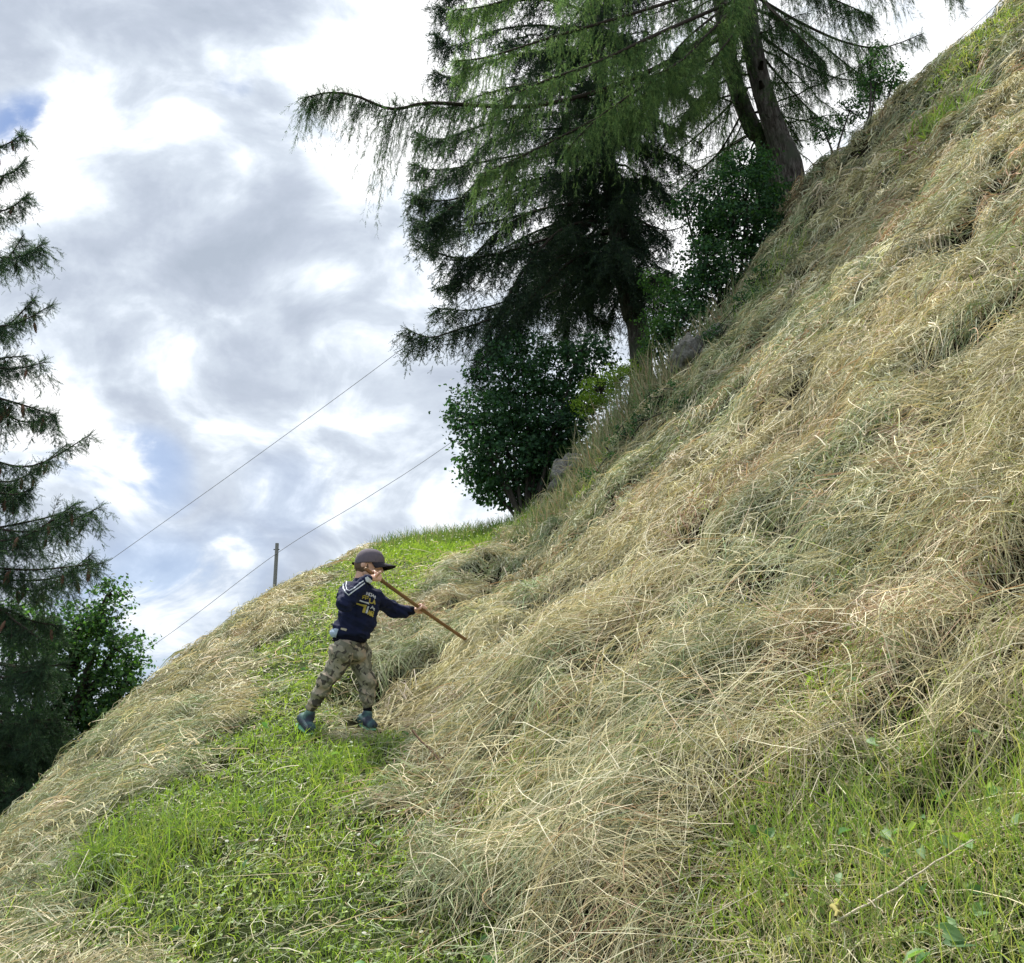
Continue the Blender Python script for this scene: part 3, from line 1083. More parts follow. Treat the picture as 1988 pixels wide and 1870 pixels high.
for L_ in LIMBS:
    c = curve(P3([(u, v, YS + d) for u, v, d in L_]), 24)
    wood_limb(Gw, c, .035)
    clothe(Gw, Gn, c, 42, .75, .75, SPR, .17, .034, SPAL, side=.7, fwd=.45, droop=.55, t0=.16, taper=.45)
    e = c[-1] - c[-3]
    wood_limb(Gw, np.stack([c[-1], c[-1] + unit(e) * .12]), .006)
for k in range(100):
    f = .30 + .62 * rng.random()
    az = rng.uniform(-PI, PI)
    ln = rng.uniform(1.3, 2.7) * (1.0 if math.sin(az) < .2 else .55)
    c = auto_limb(tr, f, az, ln, .1, .55, .2)
    wood_limb(Gw, c, .028)
    clothe(Gw, Gn, c, 34, .70, .8, SPR, .17, .036, SPAL, side=.7, droop=.55, taper=.4)
for k in range(12):                                 # dead stubs low on the trunk
    c = auto_limb(tr, rng.uniform(.14, .42), rng.uniform(-PI, PI), rng.uniform(.3, 1.0), .0, .3, .1, 7)
    wood_limb(Gw, c, .014)
Gw.build('branches', M_wood, root)
Gn.build('crown', M_needle, root)

# --- two larches with their trunks close together, at the corner of the bank
YL = 14.6
LSIDE = dict(side=.35, fwd=.3, hang=1.1, droop=.55, spread=.35, tw=.006)


def larch(tp, rads, limbs, label, n_auto, fr):
    tp = P3(tp)
    tp[0][2] = min(tp[0][2], float(H0(tp[0][0], tp[0][1])) - .15)
    root = tree_root('larch_tree', tp[0], label, 'tree')
    tr, _ = trunk_mesh(tp, rads, root, bump=.16)
    Gw, Gn = Geo(), Geo()
    for px, per, sl_, pal, r, ts in limbs:
        c = curve(P3(px), 30)
        wood_limb(Gw, c, r)
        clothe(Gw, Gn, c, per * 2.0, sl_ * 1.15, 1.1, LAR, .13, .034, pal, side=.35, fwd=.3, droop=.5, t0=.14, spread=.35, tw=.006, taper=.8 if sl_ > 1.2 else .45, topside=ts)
    for k in range(n_auto):
        az = rng.uniform(-PI, PI)
        c = auto_limb(tr, rng.uniform(*fr), az, rng.uniform(1.2, 3.0), .05, .35, .12)
        wood_limb(Gw, c, .022)
        clothe(Gw, Gn, c, 30, .55, 1.0, LAR, .13, .036, LPAL_SHADE, side=.4, fwd=.3, droop=.5, spread=.4, tw=.006, taper=.4)
    for k in range(9):
        c = auto_limb(tr, rng.uniform(.12, .6), rng.uniform(-PI, PI), rng.uniform(.25, .7), .05, .3, .1, 7)
        wood_limb(Gw, c, .014)
    for k in range(3):                              # knots
        p = tr[int(rng.uniform(.15, .6) * 39)]
        az = rng.uniform(PI * .75, PI * 1.25)
        h = np.array([math.sin(az), math.cos(az), .15])
        Gw.tube(np.stack([p + h * rads[0] * .6, p + h * rads[0] * 1.15]), [.06, .035], (.03, .025, .022), 8)
    Gw.build('branches', M_wood, root)
    Gn.build('crown', M_larch, root)


A = [
    # the long limb that reaches out to the left against the sky
    ([(1432, 30, YL), (1301, 118, YL - .5), (1165, 176, YL - .9), (1040, 205, YL - 1.2), (930, 205, YL - 1.4), (830, 200, YL - 1.5), (760, 212, YL - 1.5), (690, 186, YL - 1.6), (640, 180, YL - 1.6), (592, 190, YL - 1.6)], 34, 1.6, LPAL_SHADE + LPAL_LIT[3:], .055, .14),
    ([(1425, 90, YL), (1290, 165, YL - 1.2), (1150, 235, YL - 1.8), (1020, 300, YL - 2.1), (930, 340, YL - 2.2)], 26, .85, LPAL_LIT, .04, .05),
    ([(1430, -40, YL), (1250, 20, YL - 1.2), (1080, 70, YL - 1.8), (950, 110, YL - 2.), (885, 118, YL - 2.)], 26, .8, LPAL_LIT, .04, .05),
    ([(1430, -110, YL), (1250, -80, YL - 1.), (1080, -30, YL - 1.6), (950, 10, YL - 1.8), (880, 20, YL - 1.8)], 26, .85, LPAL_LIT, .04, .05),
    ([(1430, 0, YL), (1290, 60, YL - 1.8), (1160, 120, YL - 2.6), (1050, 160, YL - 2.9), (960, 200, YL - 3.)], 24, .85, LPAL_LIT, .04, .05),
    ([(1428, 60, YL), (1320, 120, YL - 1.5), (1230, 180, YL - 2.2), (1160, 230, YL - 2.4), (1100, 290, YL - 2.4)], 22, .8, LPAL_LIT, .035, .05),
    ([(1435, 10, YL), (1380, 60, YL - 1.2), (1320, 120, YL - 1.9), (1260, 150, YL - 2.2)], 26, .7, LPAL_LIT, .035, .05),
    ([(1440, 30, YL), (1420, 70, YL - 1.), (1390, 110, YL - 1.5), (1370, 150, YL - 1.8)], 30, .6, LPAL_LIT, .03, .05),
    ([(1430, -150, YL), (1300, -120, YL - 2.), (1180, -70, YL - 3.), (1100, -40, YL - 3.2)], 26, .9, LPAL_LIT, .04, .05),
    ([(1430, -190, YL), (1200, -170, YL - .8), (1020, -120, YL - 1.2), (910, -90, YL - 1.2)], 24, .9, LPAL_LIT, .04, .05),
    ([(1445, -90, YL), (1440, -70, YL - 1.2), (1430, -20, YL - 1.9), (1420, 40, YL - 2.2)], 30, .8, LPAL_LIT, .03, .05),
]
B = [
    # to the right, hanging over the bank
    ([(1462, -10, YL), (1550, 42, YL + .2), (1640, 82, YL + .3), (1715, 92, YL + .4), (1790, 66, YL + .4)], 36, .5, LPAL_SHADE, .035, .1),
    ([(1450, -110, YL), (1580, -80, YL + .1), (1700, -60, YL + .2), (1800, -50, YL + .2), (1880, -40, YL + .2)], 46, .8, LPAL_SHADE, .04, 0),
    ([(1465, 60, YL), (1550, 120, YL - .1), (1620, 150, YL - .1), (1690, 160, YL - .1)], 34, .55, LPAL_SHADE, .03, .05),
    ([(1470, 20, YL), (1560, 60, YL + .9), (1650, 130, YL + 1.2), (1710, 170, YL + 1.2)], 36, .55, LPAL_SHADE, .03, .05),
    ([(1480, 110, YL), (1540, 180, YL + .6), (1580, 220, YL + .8), (1620, 250, YL + .9)], 32, .55, LPAL_SHADE, .025, .05),
    ([(1455, -60, YL), (1540, -30, YL - 1.), (1620, 0, YL - 1.4), (1690, 30, YL - 1.5)], 38, .65, LPAL_SHADE + LPAL_LIT[3:], .03, .05),
    ([(1460, -20, YL), (1510, 30, YL - 1.), (1560, 80, YL - 1.4), (1600, 120, YL - 1.5)], 36, .6, LPAL_SHADE + LPAL_LIT[3:], .03, .05),
    ([(1490, 180, YL), (1530, 240, YL + .5), (1555, 280, YL + .7)], 28, .4, LPAL_SHADE, .02, 0),
]
larch([(1560, 430, YL - .1), (1541, 362, YL), (1512, 270, YL), (1480, 170, YL), (1458, 70, YL), (1445, -40, YL), (1436, -160, YL), (1428, -330, YL)],
      [.28, .235, .205, .19, .18, .17, .16, .13], A + B, 'broad larch with grey furrowed trunk and a long limb out left', 12, (.45, .95))
C2 = [
    ([(1405, 60, YL + .9), (1330, 130, YL + .5), (1250, 200, YL + .3), (1180, 260, YL + .2)], 20, .7, LPAL_SHADE + LPAL_LIT[3:], .03, .05),
    ([(1415, 130, YL + .9), (1350, 210, YL + .4), (1290, 280, YL + .2), (1250, 340, YL + .1)], 20, .6, LPAL_SHADE, .03, .05),
    ([(1430, 190, YL + .9), (1380, 240, YL + 1.2), (1320, 290, YL + 1.4), (1270, 310, YL + 1.5)], 20, .5, LPAL_SHADE, .03, .05),
    ([(1420, 150, YL + .9), (1370, 180, YL + .1), (1330, 220, YL - .3), (1290, 260, YL - .5)], 22, .7, LPAL_LIT, .03, .05),
    ([(1400, 20, YL + .9), (1350, 60, YL - .2), (1310, 100, YL - .7), (1280, 150, YL - .9)], 22, .8, LPAL_LIT, .03, .05),
    ([(1440, 220, YL + .9), (1400, 290, YL + 1.1), (1350, 340, YL + 1.2), (1310, 380, YL + 1.2)], 20, .5, LPAL_SHADE, .025, .05),
]
larch([(1520, 420, YL + .9), (1495, 330, YL + .9), (1462, 250, YL + .9), (1430, 170, YL + .9), (1408, 70, YL + .9), (1395, -40, YL + .9), (1385, -200, YL + .9)],
      [.22, .19, .175, .16, .15, .14, .11], C2, 'darker second larch, its trunk just left of the broad one', 34, (.28, .95))

# --- the cone-laden spruce that comes in from the left edge
YN = 8.2
tp = P3([(-330, 1900, YN), (-330, 1300, YN), (-325, 800, YN), (-315, 300, YN), (-305, -200, YN), (-300, -700, YN)])
tp[0][2] = float(H0(tp[0][0], tp[0][1])) - .3
tp[0][0] = tp[1][0]
root = tree_root('spruce_tree', tp[0], 'spruce hung with brown cones at the left edge of the photo', 'tree')
tr, _ = trunk_mesh(tp, [.26, .22, .18, .14, .10, .05], root)
Gw, Gn = Geo(), Geo()
CONEP = []
NL = [
    ([(-310, 230), (-180, 240), (-60, 285), (0, 285), (42, 262)], .22),
    ([(-312, 290), (-180, 300), (-60, 345), (10, 340), (46, 316)], .22),
    ([(-314, 360), (-180, 370), (-60, 410), (10, 408), (52, 380)], .22),
    ([(-316, 450), (-180, 450), (-50, 490), (30, 500), (82, 474)], .32),
    ([(-320, 560), (-180, 580), (-50, 630), (30, 628), (100, 592)], .28),
    ([(-322, 640), (-180, 650), (-60, 700), (20, 716), (86, 704)], .34),
    ([(-322, 690), (-180, 700), (-40, 760), (50, 788), (106, 806)], .42),
    ([(-324, 800), (-180, 820), (-50, 880), (60, 905), (172, 846)], .36),
    ([(-325, 870), (-180, 880), (-50, 940), (20, 960), (60, 950)], .36),
    ([(-326, 940), (-180, 960), (-30, 1020), (80, 1030), (192, 986)], .40),
    ([(-328, 1060), (-180, 1080), (-30, 1120), (90, 1125), (200, 1092)], .38),
    ([(-328, 1130), (-160, 1150), (0, 1180), (60, 1205), (115, 1215)], .5),
    ([(-330, 1210), (-160, 1240), (0, 1290), (70, 1295), (120, 1290)], .5),
    ([(-330, 1290), (-160, 1330), (0, 1380), (60, 1400), (110, 1395)], .5),
    ([(-330, 1380), (-160, 1420), (0, 1450), (50, 1465), (90, 1455)], .5),
    ([(-330, 1460), (-160, 1500), (-40, 1530), (30, 1540), (90, 1520)], .45),
    ([(-330, 1540), (-160, 1570), (-40, 1590), (10, 1600), (50, 1590)], .4),
]
for q, (pp, sl_) in enumerate(NL):
    for dy in ((0,) if q < 3 else (0, rng.uniform(.25, .6)) if q < 9 else (0, -.4, .6)):
        sh = 0 if dy == 0 else rng.uniform(-45, -10)
        c = curve(P3([(u + sh * (i / 4), v + (0 if dy == 0 else rng.uniform(-20, 30)), YN + dy * i / 3 + .05 * i) for i, (u, v) in enumerate(pp)]), 26)
        wood_limb(Gw, c, .022)
        clothe(Gw, Gn, c, 80, sl_ * 1.15, .75, SPRN, .09, .020, NPAL, side=.55, fwd=.45, droop=.4, t0=.1, taper=.5, tw=.003, topside=.12)
        for t in rng.uniform(.55, .98, 6 if q < 12 else 1):
            CONEP.append((c[int(t * 25)] + np.array([rng.normal(0, .03), rng.normal(0, .03), -rng.uniform(.0, .10)]), rng.uniform(.8, 1.15)))
for k in range(46):                                 # the far and left sides of the tree
    f = rng.uniform(.12, .9)
    c = auto_limb(tr, f, rng.uniform(-PI * .95, -.0), (1 - f) * 2.2 + .7, .0, .35, .25)
    wood_limb(Gw, c, .02)
    clothe(Gw, Gn, c, 26, .45, .75, SPR, .12, .04, NPAL, side=.6, droop=.4, tw=.004)
# the upright young shoot on one limb
c = curve(P3([(88, 1040, YN + .2), (100, 1005, YN + .2), (112, 972, YN + .2)]), 10)
wood_limb(Gw, c, .006)
clothe(Gw, Gn, c, 70, .14, -.1, SPRN, .06, .03, SPAL, side=1., fwd=.3, droop=-.2, t0=.0, taper=.6, tw=.003)
Gw.build('branches', M_wood, root)
Gn.build('crown', M_needle, root)
# cones: one mesh, many copies
G = Geo()
zc = np.linspace(0, -1, 15)
rc = np.array([.04, .10, .15, .18, .20, .21, .215, .21, .20, .19, .17, .145, .11, .07, .01]) * .62
G.tube(np.stack([0 * zc, 0 * zc, zc], -1), rc, (.15, .09, .065), 9)
for k in range(60):
    z = -(k + 1) / 62
    r = float(np.interp(-z, np.linspace(0, 1, 15), rc))
    a = k * 2.4
    o_, t_ = np.array([math.cos(a), math.sin(a), 0]), np.array([-math.sin(a), math.cos(a), 0])
    b = np.array([0, 0, z]) + o_ * r * .9
    G.add(np.stack([b - t_ * .045, b + t_ * .045, b + o_ * .03 + t_ * .022 + [0, 0, -.07], b + o_ * .03 - t_ * .022 + [0, 0, -.07]]), [[0, 1, 2, 3]], (.22, .13, .09))
cone0 = G.build('cone', M_wood, root)
cone0.scale = (.13,) * 3
nc = 0
CONEP = [CONEP[i] for i in rng.permutation(len(CONEP))]
for p, s_ in CONEP:
    if nc >= 96 or at(0, 0, 1) is None:
        break
    o = cone0 if nc == 0 else cone0.copy()
    if nc:
        C.collection.objects.link(o)
    o.location = Vector([float(q) for q in p])
    o.scale = (.13 * s_,) * 3
    o.rotation_euler = (rng.normal(0, .18), rng.normal(0, .18), rng.uniform(0, 6))
    nc += 1


# ------------------------------------------------------------------ broad-leaved bushes and trees
def bush(name, lobes, depth, dd, n, leaf, pal, label, cat, base, stems=5, stem_r=.03, up=.5, shell=.35, holes=.0, group=None, wood=(.05, .045, .04)):
    """lobes: (u, v, radius u, radius v) in the picture, a depth spread in metres"""
    b = np.asarray(base, float)
    root = tree_root(name, b, label, cat, group)
    Gw, Gl = Geo(), Geo()
    mpp = (depth or 11.3) / F
    area = np.array([l[2] * l[3] for l in lobes], float)
    per = (n * area / area.sum()).astype(int)
    for (u, v, ru, rv), m in zip(lobes, per):
        c = at(u, v, depth + rng.uniform(-.15, .15) * dd) if depth else hitS(u, v + rv * .7) + [0, -.02, rv * .7 * 11 / F]
        rad = np.array([ru * mpp, min(dd, .8 * (ru + rv) * mpp), rv * mpp])
        # leaf clumps spread through the lobe, denser to the outside
        nc_ = max(6, m // 26)
        dirs = unit(rng.normal(size=(nc_, 3)))
        rr = (shell + (1 - shell) * rng.random((nc_, 1)) ** .5)
        rr *= 1 + .22 * fbm(dirs[:, 0] * 2 + u, dirs[:, 2] * 2 + v, 1.3, 2, 3)[:, None]
        cc = c + dirs * rr * rad
        cs = rng.uniform(.45, 1.0, nc_)
        idx = rng.integers(0, nc_, m)
        off = rng.normal(size=(m, 3)) * [1, 1, .55] * (leaf * 1.9) * cs[idx][:, None]
        P = cc[idx] + off
        nrm = unit(rng.normal(size=(m, 3)) * .55 + np.array([0, 0, up]) + dirs[idx] * .45)
        col = np.asarray(pal)[rng.choice(len(pal), m)] * rng.uniform(.7, 1.25, (m, 1)) * rng.uniform(.85, 1.15, (nc_, 1))[idx]
        Gl.inst(LEAFV - [0, .5, 0], LEAFQ, basis(nrm, rng.uniform(0, 6.3, m)) * (leaf * rng.uniform(.6, 1.2, m))[:, None, None], P, col)
        # twigs out to the clumps
        for q in range(0, nc_, 3):
            e = cc[q]
            mid = (c + e) / 2 + rng.normal(0, .05, 3)
            Gw.tube(curve([c, mid, e], 5), np.linspace(.009, .003, 5), wood, 4)
        mid = (b + c) / 2 + np.array([rng.normal(0, .1), rng.normal(0, .1), .1])
        Gw.tube(curve([b + rng.normal(0, .03, 3), mid, c], 12), np.linspace(stem_r, stem_r * .4, 12), wood, 7)
    Gw.build('stems', M_wood, root, smooth=True)
    Gl.build('foliage', M_leaf, root)
    return root


DK = [(.040, .098, .052), (.055, .125, .064), (.028, .068, .042), (.075, .155, .080)]
MD = [(.10, .20, .07), (.14, .26, .08), (.06, .13, .055)]
LT = [(.10, .20, .045), (.07, .15, .045), (.14, .26, .06)]
bb = hitS(1035, 1035)
bush('maple_bush', [(1090, 850, 70, 60), (1045, 950, 50, 40), (1140, 790, 40, 40), (990, 740, 95, 75), (940, 820, 78, 75), (1050, 800, 95, 90), (985, 880, 105, 80), (1075, 900, 70, 70), (930, 900, 45, 55), (1000, 950, 80, 45), (1090, 720, 75, 55), (1010, 690, 80, 40), (1130, 680, 60, 30), (1155, 720, 45, 40), (950, 945, 50, 35), (905, 800, 38, 40), (1030, 985, 40, 22), (1060, 850, 80, 80)],
     14.2, 1.3, 24000, .078, DK, 'round dark maple bush standing where the green path meets the bank', 'bush', (bb[0] - .02, 13.6, float(S(bb[0], 13.6)) - .1), stem_r=.035)
bush('shrub', [(1420, 440, 75, 60), (1440, 335, 50, 44), (1395, 385, 60, 46), (1475, 330, 30, 34), (1370, 510, 62, 50), (1450, 380, 55, 50), (1345, 575, 55, 42), (1400, 560, 60, 50), (1480, 470, 40, 55), (1380, 440, 50, 40), (1460, 530, 45, 45), (1330, 620, 50, 34), (1330, 400, 34, 30), (1500, 400, 34, 44), (1290, 660, 40, 30)],
     11.9, .7, 20000, .055, DK + MD[:1], 'dense dark shrub filling the corner under the larches', 'bush', hitS(1430, 575) + [0, .3, -.3])
bush('shrub', [(1272, 545, 34, 26), (1290, 590, 38, 30), (1262, 620, 26, 24), (1310, 560, 28, 26)], 12.6, .5, 1800, .042, MD + LT[:1],
     'small airy pale shrub just right of the spruce trunk', 'bush', hitS(1300, 700) + [0, .6, -.2])
bush('shrub', [(1165, 758, 50, 32), (1200, 735, 38, 26), (1135, 790, 30, 16), (1225, 715, 24, 16)], 12.3, .4, 5000, .032, [(.26, .38, .05), (.32, .42, .07), (.20, .32, .05)],
     'bright yellow-green shrub between the maple bush and the spruce trunk', 'bush', hitS(1200, 830) + [0, .5, -.3])
bush('shrub', [(1280, 640, 34, 30), (1262, 680, 26, 26), (1310, 650, 30, 24)], 12.0, .4, 2600, .034, LT + MD,
     'low green shrub at the foot of the spruce trunk', 'bush', hitS(1310, 710) + [0, .4, -.2])
bush('shrub', [(1700, 165, 50, 36), (1735, 150, 28, 30), (1650, 215, 42, 30), (1600, 255, 30, 22), (1690, 120, 34, 28)], 13.6, .6, 3200, .05, DK + MD[:1],
     'sparse dark shrub peeping over the top of the bank', 'bush', hit(1690, 235) + [0, 1.4, -.5])
bush('broadleaf_tree', [(213, 1150, 22, 30), (205, 1200, 36, 36), (222, 1260, 52, 48), (245, 1320, 44, 42), (150, 1220, 60, 50), (90, 1260, 80, 70), (170, 1330, 80, 60), (60, 1380, 90, 70), (190, 1390, 60, 40), (120, 1440, 80, 60), (40, 1500, 80, 80), (30, 1200, 60, 50), (235, 1370, 40, 30)],
     11.5, 1.2, 19000, .06, DK + MD + MD, 'green broadleaf tree standing below the left side of the hill', 'tree', (-6.2, 11.6, float(H0(-6.2, 11.6)) - .2), stem_r=.08)

bush('shade_scrub', [(1190, 885, 26, 20), (1215, 850, 30, 22), (1250, 815, 30, 22), (1290, 770, 30, 22), (1150, 930, 22, 16), (1400, 655, 34, 20), (1450, 590, 34, 24), (1480, 540, 30, 24), (1330, 790, 20, 14)], None, .3, 4600, .030, MD[2:] + DK,  # added dark foliage that imitates shadows among the grass
     'low dark leaf clumps standing in for shadows in the dry grass on the bank edge', 'bush', hitS(1215, 850) + [0, .2, -.2], stem_r=.01)

# young fir with light green shoots at the foot of the larches
root = tree_root('young_fir', hit(1500, 470) + [-.1, .9, -.2], 'young fir with light green drooping shoots against the larch trunk', 'tree')
c0 = np.array(root.location)
top = at(1470, 290, 14.0)
Gw, Gn = Geo(), Geo()
st = curve([c0, (c0 + top) / 2 + [.05, 0, 0], top], 16)
Gw.tube(st, np.linspace(.05, .012, 16), (.06, .05, .04), 8)
for k in range(26):
    f = rng.uniform(.1, 1)
    az = rng.uniform(-PI, PI)
    c = auto_limb(st, f, az, (1.15 - f) * .9 + .12, .15, .5, .0, 8)
    wood_limb(Gw, c, .008)
    clothe(Gw, Gn, c, 24, .22, .4, SPR, .13, .04, [(.06, .15, .045), (.085, .19, .06), (.045, .11, .04)], side=.9, droop=.3, tw=.004)
Gw.build('branches', M_wood, root)
Gn.build('crown', M_needle, root)


# ------------------------------------------------------------------ rocks showing through the bank's edge
def rock(u, v, ru, rv, dep, label, back=0.05):
    c = hitS(u, v)
    bm = bmesh.new()
    bmesh.ops.create_icosphere(bm, subdivisions=5, radius=1)
    mpp = c[1] / F
    for w in bm.verts:
        p = np.array(w.co)
        n_ = fbm(np.array([p[0] * 1.3 + u]), np.array([p[1] * 1.1 + p[2] * 1.7]), 1.0, 5, 11)[0]
        q = abs(fbm(np.array([p[2] * 2.3]), np.array([p[0] * 2 - p[1]]), 1.0, 3, 13)[0])
        w.co = Vector(p * (1 + .55 * n_ - .35 * q))
    me = bpy.data.meshes.new('boulder')
    bm.to_mesh(me)
    bm.free()
    for p in me.polygons:
        p.use_smooth = True
    o = link('boulder', me, M_rock)
    o.scale = (ru * mpp * 1.15, dep, rv * mpp * 1.15)
    o.rotation_euler = (.2, -.5, .2)
    o.location = Vector([float(q) for q in (c + np.array([0, back, .07]))])
    tag(o, label, 'rock', 'grey rocks in the bank')


M_rock = surf_mat('grey rock', lambda n, co: n.ramp(n.noise(co, 5, 8, .7), [(.3, (.10, .10, .09)), (.48, (.30, .295, .27)), (.65, (.48, .47, .43))]), .9, .1,
                  lambda n, co: n.noise(co, 9, 8, .75), .9, .15)
rock(1340, 712, 36, 46, .34, 'grey weathered rock high on the edge of the bank, right of the spruce trunk')
rock(1118, 932, 48, 40, .32, 'grey rock beside the maple bush, low on the bank edge')
rock(1392, 655, 30, 18, .25, 'small brown-grey rock above the weathered one')


# ------------------------------------------------------------------ pole and cables
YP = 30.0
pt, pb = at(538, 1055, YP), at(540, 1160, YP)
base = np.array([pb[0], YP, float(H0(pb[0], YP)) - .5])
root = tree_root('utility_pole', base, 'thin grey pole sticking up behind the crest left of the boy', 'pole')
G = Geo()
G.tube(np.stack([base, pt]), [.085, .062], (.27, .27, .26), 14)
G.tube(np.stack([pt, pt + [0, 0, .01]]), [.062, .002], (.2, .2, .19), 14)
G.build('post', M_wood, root, smooth=True)
G = Geo()
G.tube(np.stack([pt + [-.10, -.02, -.22], pt + [.10, -.02, -.22]]), [.02, .02], (.12, .12, .12), 8)
G.build('bracket', M_wood, root)


def cable(px, label):
    c = curve(P3(px), 80)
    G = Geo()
    G.tube(c, .009, (.32, .32, .35), 6)
    o = G.build('overhead_cable', M_wood, smooth=True)
    tag(o, label, 'cable', 'cables crossing the sky')


cable([(-400, 1690, 38), (0, 1436, 34), (290, 1258, 31.5), (538, 1074, YP - .1), (720, 962, 29), (880, 856, 28), (1164, 646, 26.5), (1500, 385, 25), (1800, 130, 24), (1945, 0, 23.5), (2200, -245, 23)],
      'lower cable running past the top of the pole and up behind the trees')
cable([(-300, 1445, 34), (0, 1240, 32), (205, 1094, 30), (500, 884, 28), (800, 663, 26), (1100, 432, 24.5), (1400, 195, 23), (1700, -60, 22), (2000, -330, 21)],
      'upper cable rising from the left spruce to the dark spruce')


# ------------------------------------------------------------------ the boy
def blob(name, parts, voxel, mat, parent, smooth=4, fac=.5, noise=0.0, nscale=20):
    """convex pieces melted into one continuous skin"""
    bm = bmesh.new()
    for p in parts:
        b2 = bmesh.new()
        if p[0] == 'hull':
            for c, r in p[1]:
                r_ = (r, r, r) if np.isscalar(r) else r
                bmesh.ops.create_icosphere(b2, subdivisions=2, radius=1, matrix=Matrix.Translation(Vector([float(q) for q in c])) @ Matrix.Diagonal((*[float(q) for q in r_], 1)))
            cs_ = [v.co.copy() for v in b2.verts]
            b2.free()
            b2 = bmesh.new()
            for q_ in cs_:
                b2.verts.new(q_)
            h = bmesh.ops.convex_hull(b2, input=b2.verts, use_existing_faces=False)
            junk = [e for e in set(h['geom_interior']) | set(h['geom_unused']) if isinstance(e, bmesh.types.BMVert)]
            bmesh.ops.delete(b2, geom=junk, context='VERTS')
        else:                                       # ellipsoid with its own axes: centre, (3,3) axes as columns, radii
            A_ = Matrix([[float(q) for q in row] for row in np.asarray(p[2])]).to_4x4()
            bmesh.ops.create_icosphere(b2, subdivisions=4, radius=1, matrix=Matrix.Translation(Vector([float(q) for q in p[1]])) @ A_ @ Matrix.Diagonal((*[float(q) for q in p[3]], 1)))
        me = bpy.data.meshes.new('t')
        b2.to_mesh(me)
        b2.free()
        bm.from_mesh(me)
        bpy.data.meshes.remove(me)
    me = bpy.data.meshes.new(name)
    bm.to_mesh(me)
    bm.free()
    o = bpy.data.objects.new('tmp', me)
    C.collection.objects.link(o)
    m = o.modifiers.new('r', 'REMESH')
    m.mode = 'VOXEL'
    m.voxel_size = voxel
    m2 = o.modifiers.new('s', 'SMOOTH')
    m2.factor = fac
    m2.iterations = smooth
    dg = bpy.context.evaluated_depsgraph_get()
    dg.update()
    me2 = bpy.data.meshes.new_from_object(o.evaluated_get(dg))
    bpy.data.objects.remove(o)
    bpy.data.meshes.remove(me)
    n = len(me2.vertices)
    if noise:
        co = np.empty(n * 3, np.float32)
        me2.vertices.foreach_get('co', co)
        co = co.reshape(-1, 3)
        no = np.empty(n * 3, np.float32)
        me2.vertices.foreach_get('normal', no)
        no = no.reshape(-1, 3)
        w = fbm(co[:, 0] * 1.0 + co[:, 2] * .9, co[:, 2] * 1.2 - co[:, 1] * .8 + co[:, 0] * .3, nscale, 3, 4)
        w = np.clip(w, -.35, 1)
        w2 = np.clip(1 - np.abs(fbm(co[:, 0] * .5 + co[:, 1], co[:, 2] * 2.2 + co[:, 0], nscale * .55, 2, 14)) * 4, -.5, 1)
        me2.vertices.foreach_set('co', (co + no * (noise * (w + .5 * w2))[:, None]).astype(np.float32).ravel())
    for p in me2.polygons:
        p.use_smooth = True
    me2.name = name
    return link(name, me2, mat, parent)


y0 = (FEET[0][1] + FEET[1][1]) / 2
kpx = float(np.linalg.norm(at(700, 1250, y0))) / F / math.hypot(1, 0)


def B(u, v, dy=0.0):
    return at(u, v, y0 + dy)


def caps(*pr):
    """chain of tapered pieces through (point, radius in px)"""
    return [('hull', [(pr[i][0], pr[i][1] * kpx), (pr[i + 1][0], pr[i + 1][1] * kpx)]) for i in range(len(pr) - 1)]


M_skin = surf_mat('skin', lambda n, co: n.mix(n.noise(co, 14, 3), (.62, .37, .27), (.72, .47, .37)), .5, .35)
M_navy = surf_mat('navy sweatshirt', lambda n, co: n.mix(n.noise(co, 30, 4), (.010, .014, .045), (.018, .024, .065)), .85, .15, lambda n, co: n.noise(co, 90, 3), .3, .004)
M_ribk = surf_mat('dark ribbed knit', (.008, .009, .02), .9, .1)
M_cap = surf_mat('purple grey cap cloth', lambda n, co: n.mix(n.noise(co, 60, 3), (.115, .10, .12), (.155, .135, .16)), .85, .15, lambda n, co: n.noise(co, 200, 2), .3, .002)
M_peak = surf_mat('dark cap peak', (.028, .026, .034), .8, .2)
M_white = surf_mat('white print', (.62, .66, .72), .7, .2)
M_yellow = surf_mat('yellow print', (.50, .42, .10), .7, .2)
M_black = surf_mat('black sock', (.007, .007, .010), .9, .1)
M_shoe = surf_mat('teal mesh shoe', lambda n, co: n.ramp(n.noise(co, 16, 2, .5), [(.38, (.035, .045, .070)), (.50, (.05, .105, .115)), (.62, (.14, .24, .20))]), .7, .3, lambda n, co: n.noise(co, 120, 2), .4, .003)
M_sole = surf_mat('pale green sole', (.17, .42, .25), .6, .3)
M_hair = surf_mat('short brown hair', lambda n, co: n.mix(n.noise(co, 120, 3), (.10, .065, .045), (.20, .14, .10)), .8, .2, lambda n, co: n.noise(co, 220, 2), .6, .003)
M_eye = surf_mat('dark eye', (.01, .008, .007), .2, .5)
M_stick = surf_mat('worn ash wood', lambda n, co: n.mix(n.noise(co, 7, 5, .7), (.13, .070, .030), (.27, .16, .075)), .6, .25, lambda n, co: n.noise(co, 40, 4), .3, .003)


def camo(n, co):
    a = n.noise(co, 17, 2, .5, 1.1)
    b = n.noise(n.vec('ADD', co, (4.3, 1.2, 7.7)), 19, 2, .5, 1.3)
    c = n.noise(n.vec('ADD', co, (1.3, 9.2, 3.7)), 15, 2, .5, 1.0)
    x = n.mix(n.smooth(a, .50, .515), (.18, .18, .135), (.30, .285, .22))
    x = n.mix(n.smooth(b, .55, .565), x, (.075, .07, .06))
    return n.mix(n.smooth(c, .58, .595), x, (.38, .32, .25))


M_camo = surf_mat('camouflage cotton', camo, .9, .1, lambda n, co: n.noise(co, 26, 4), .5, .012)

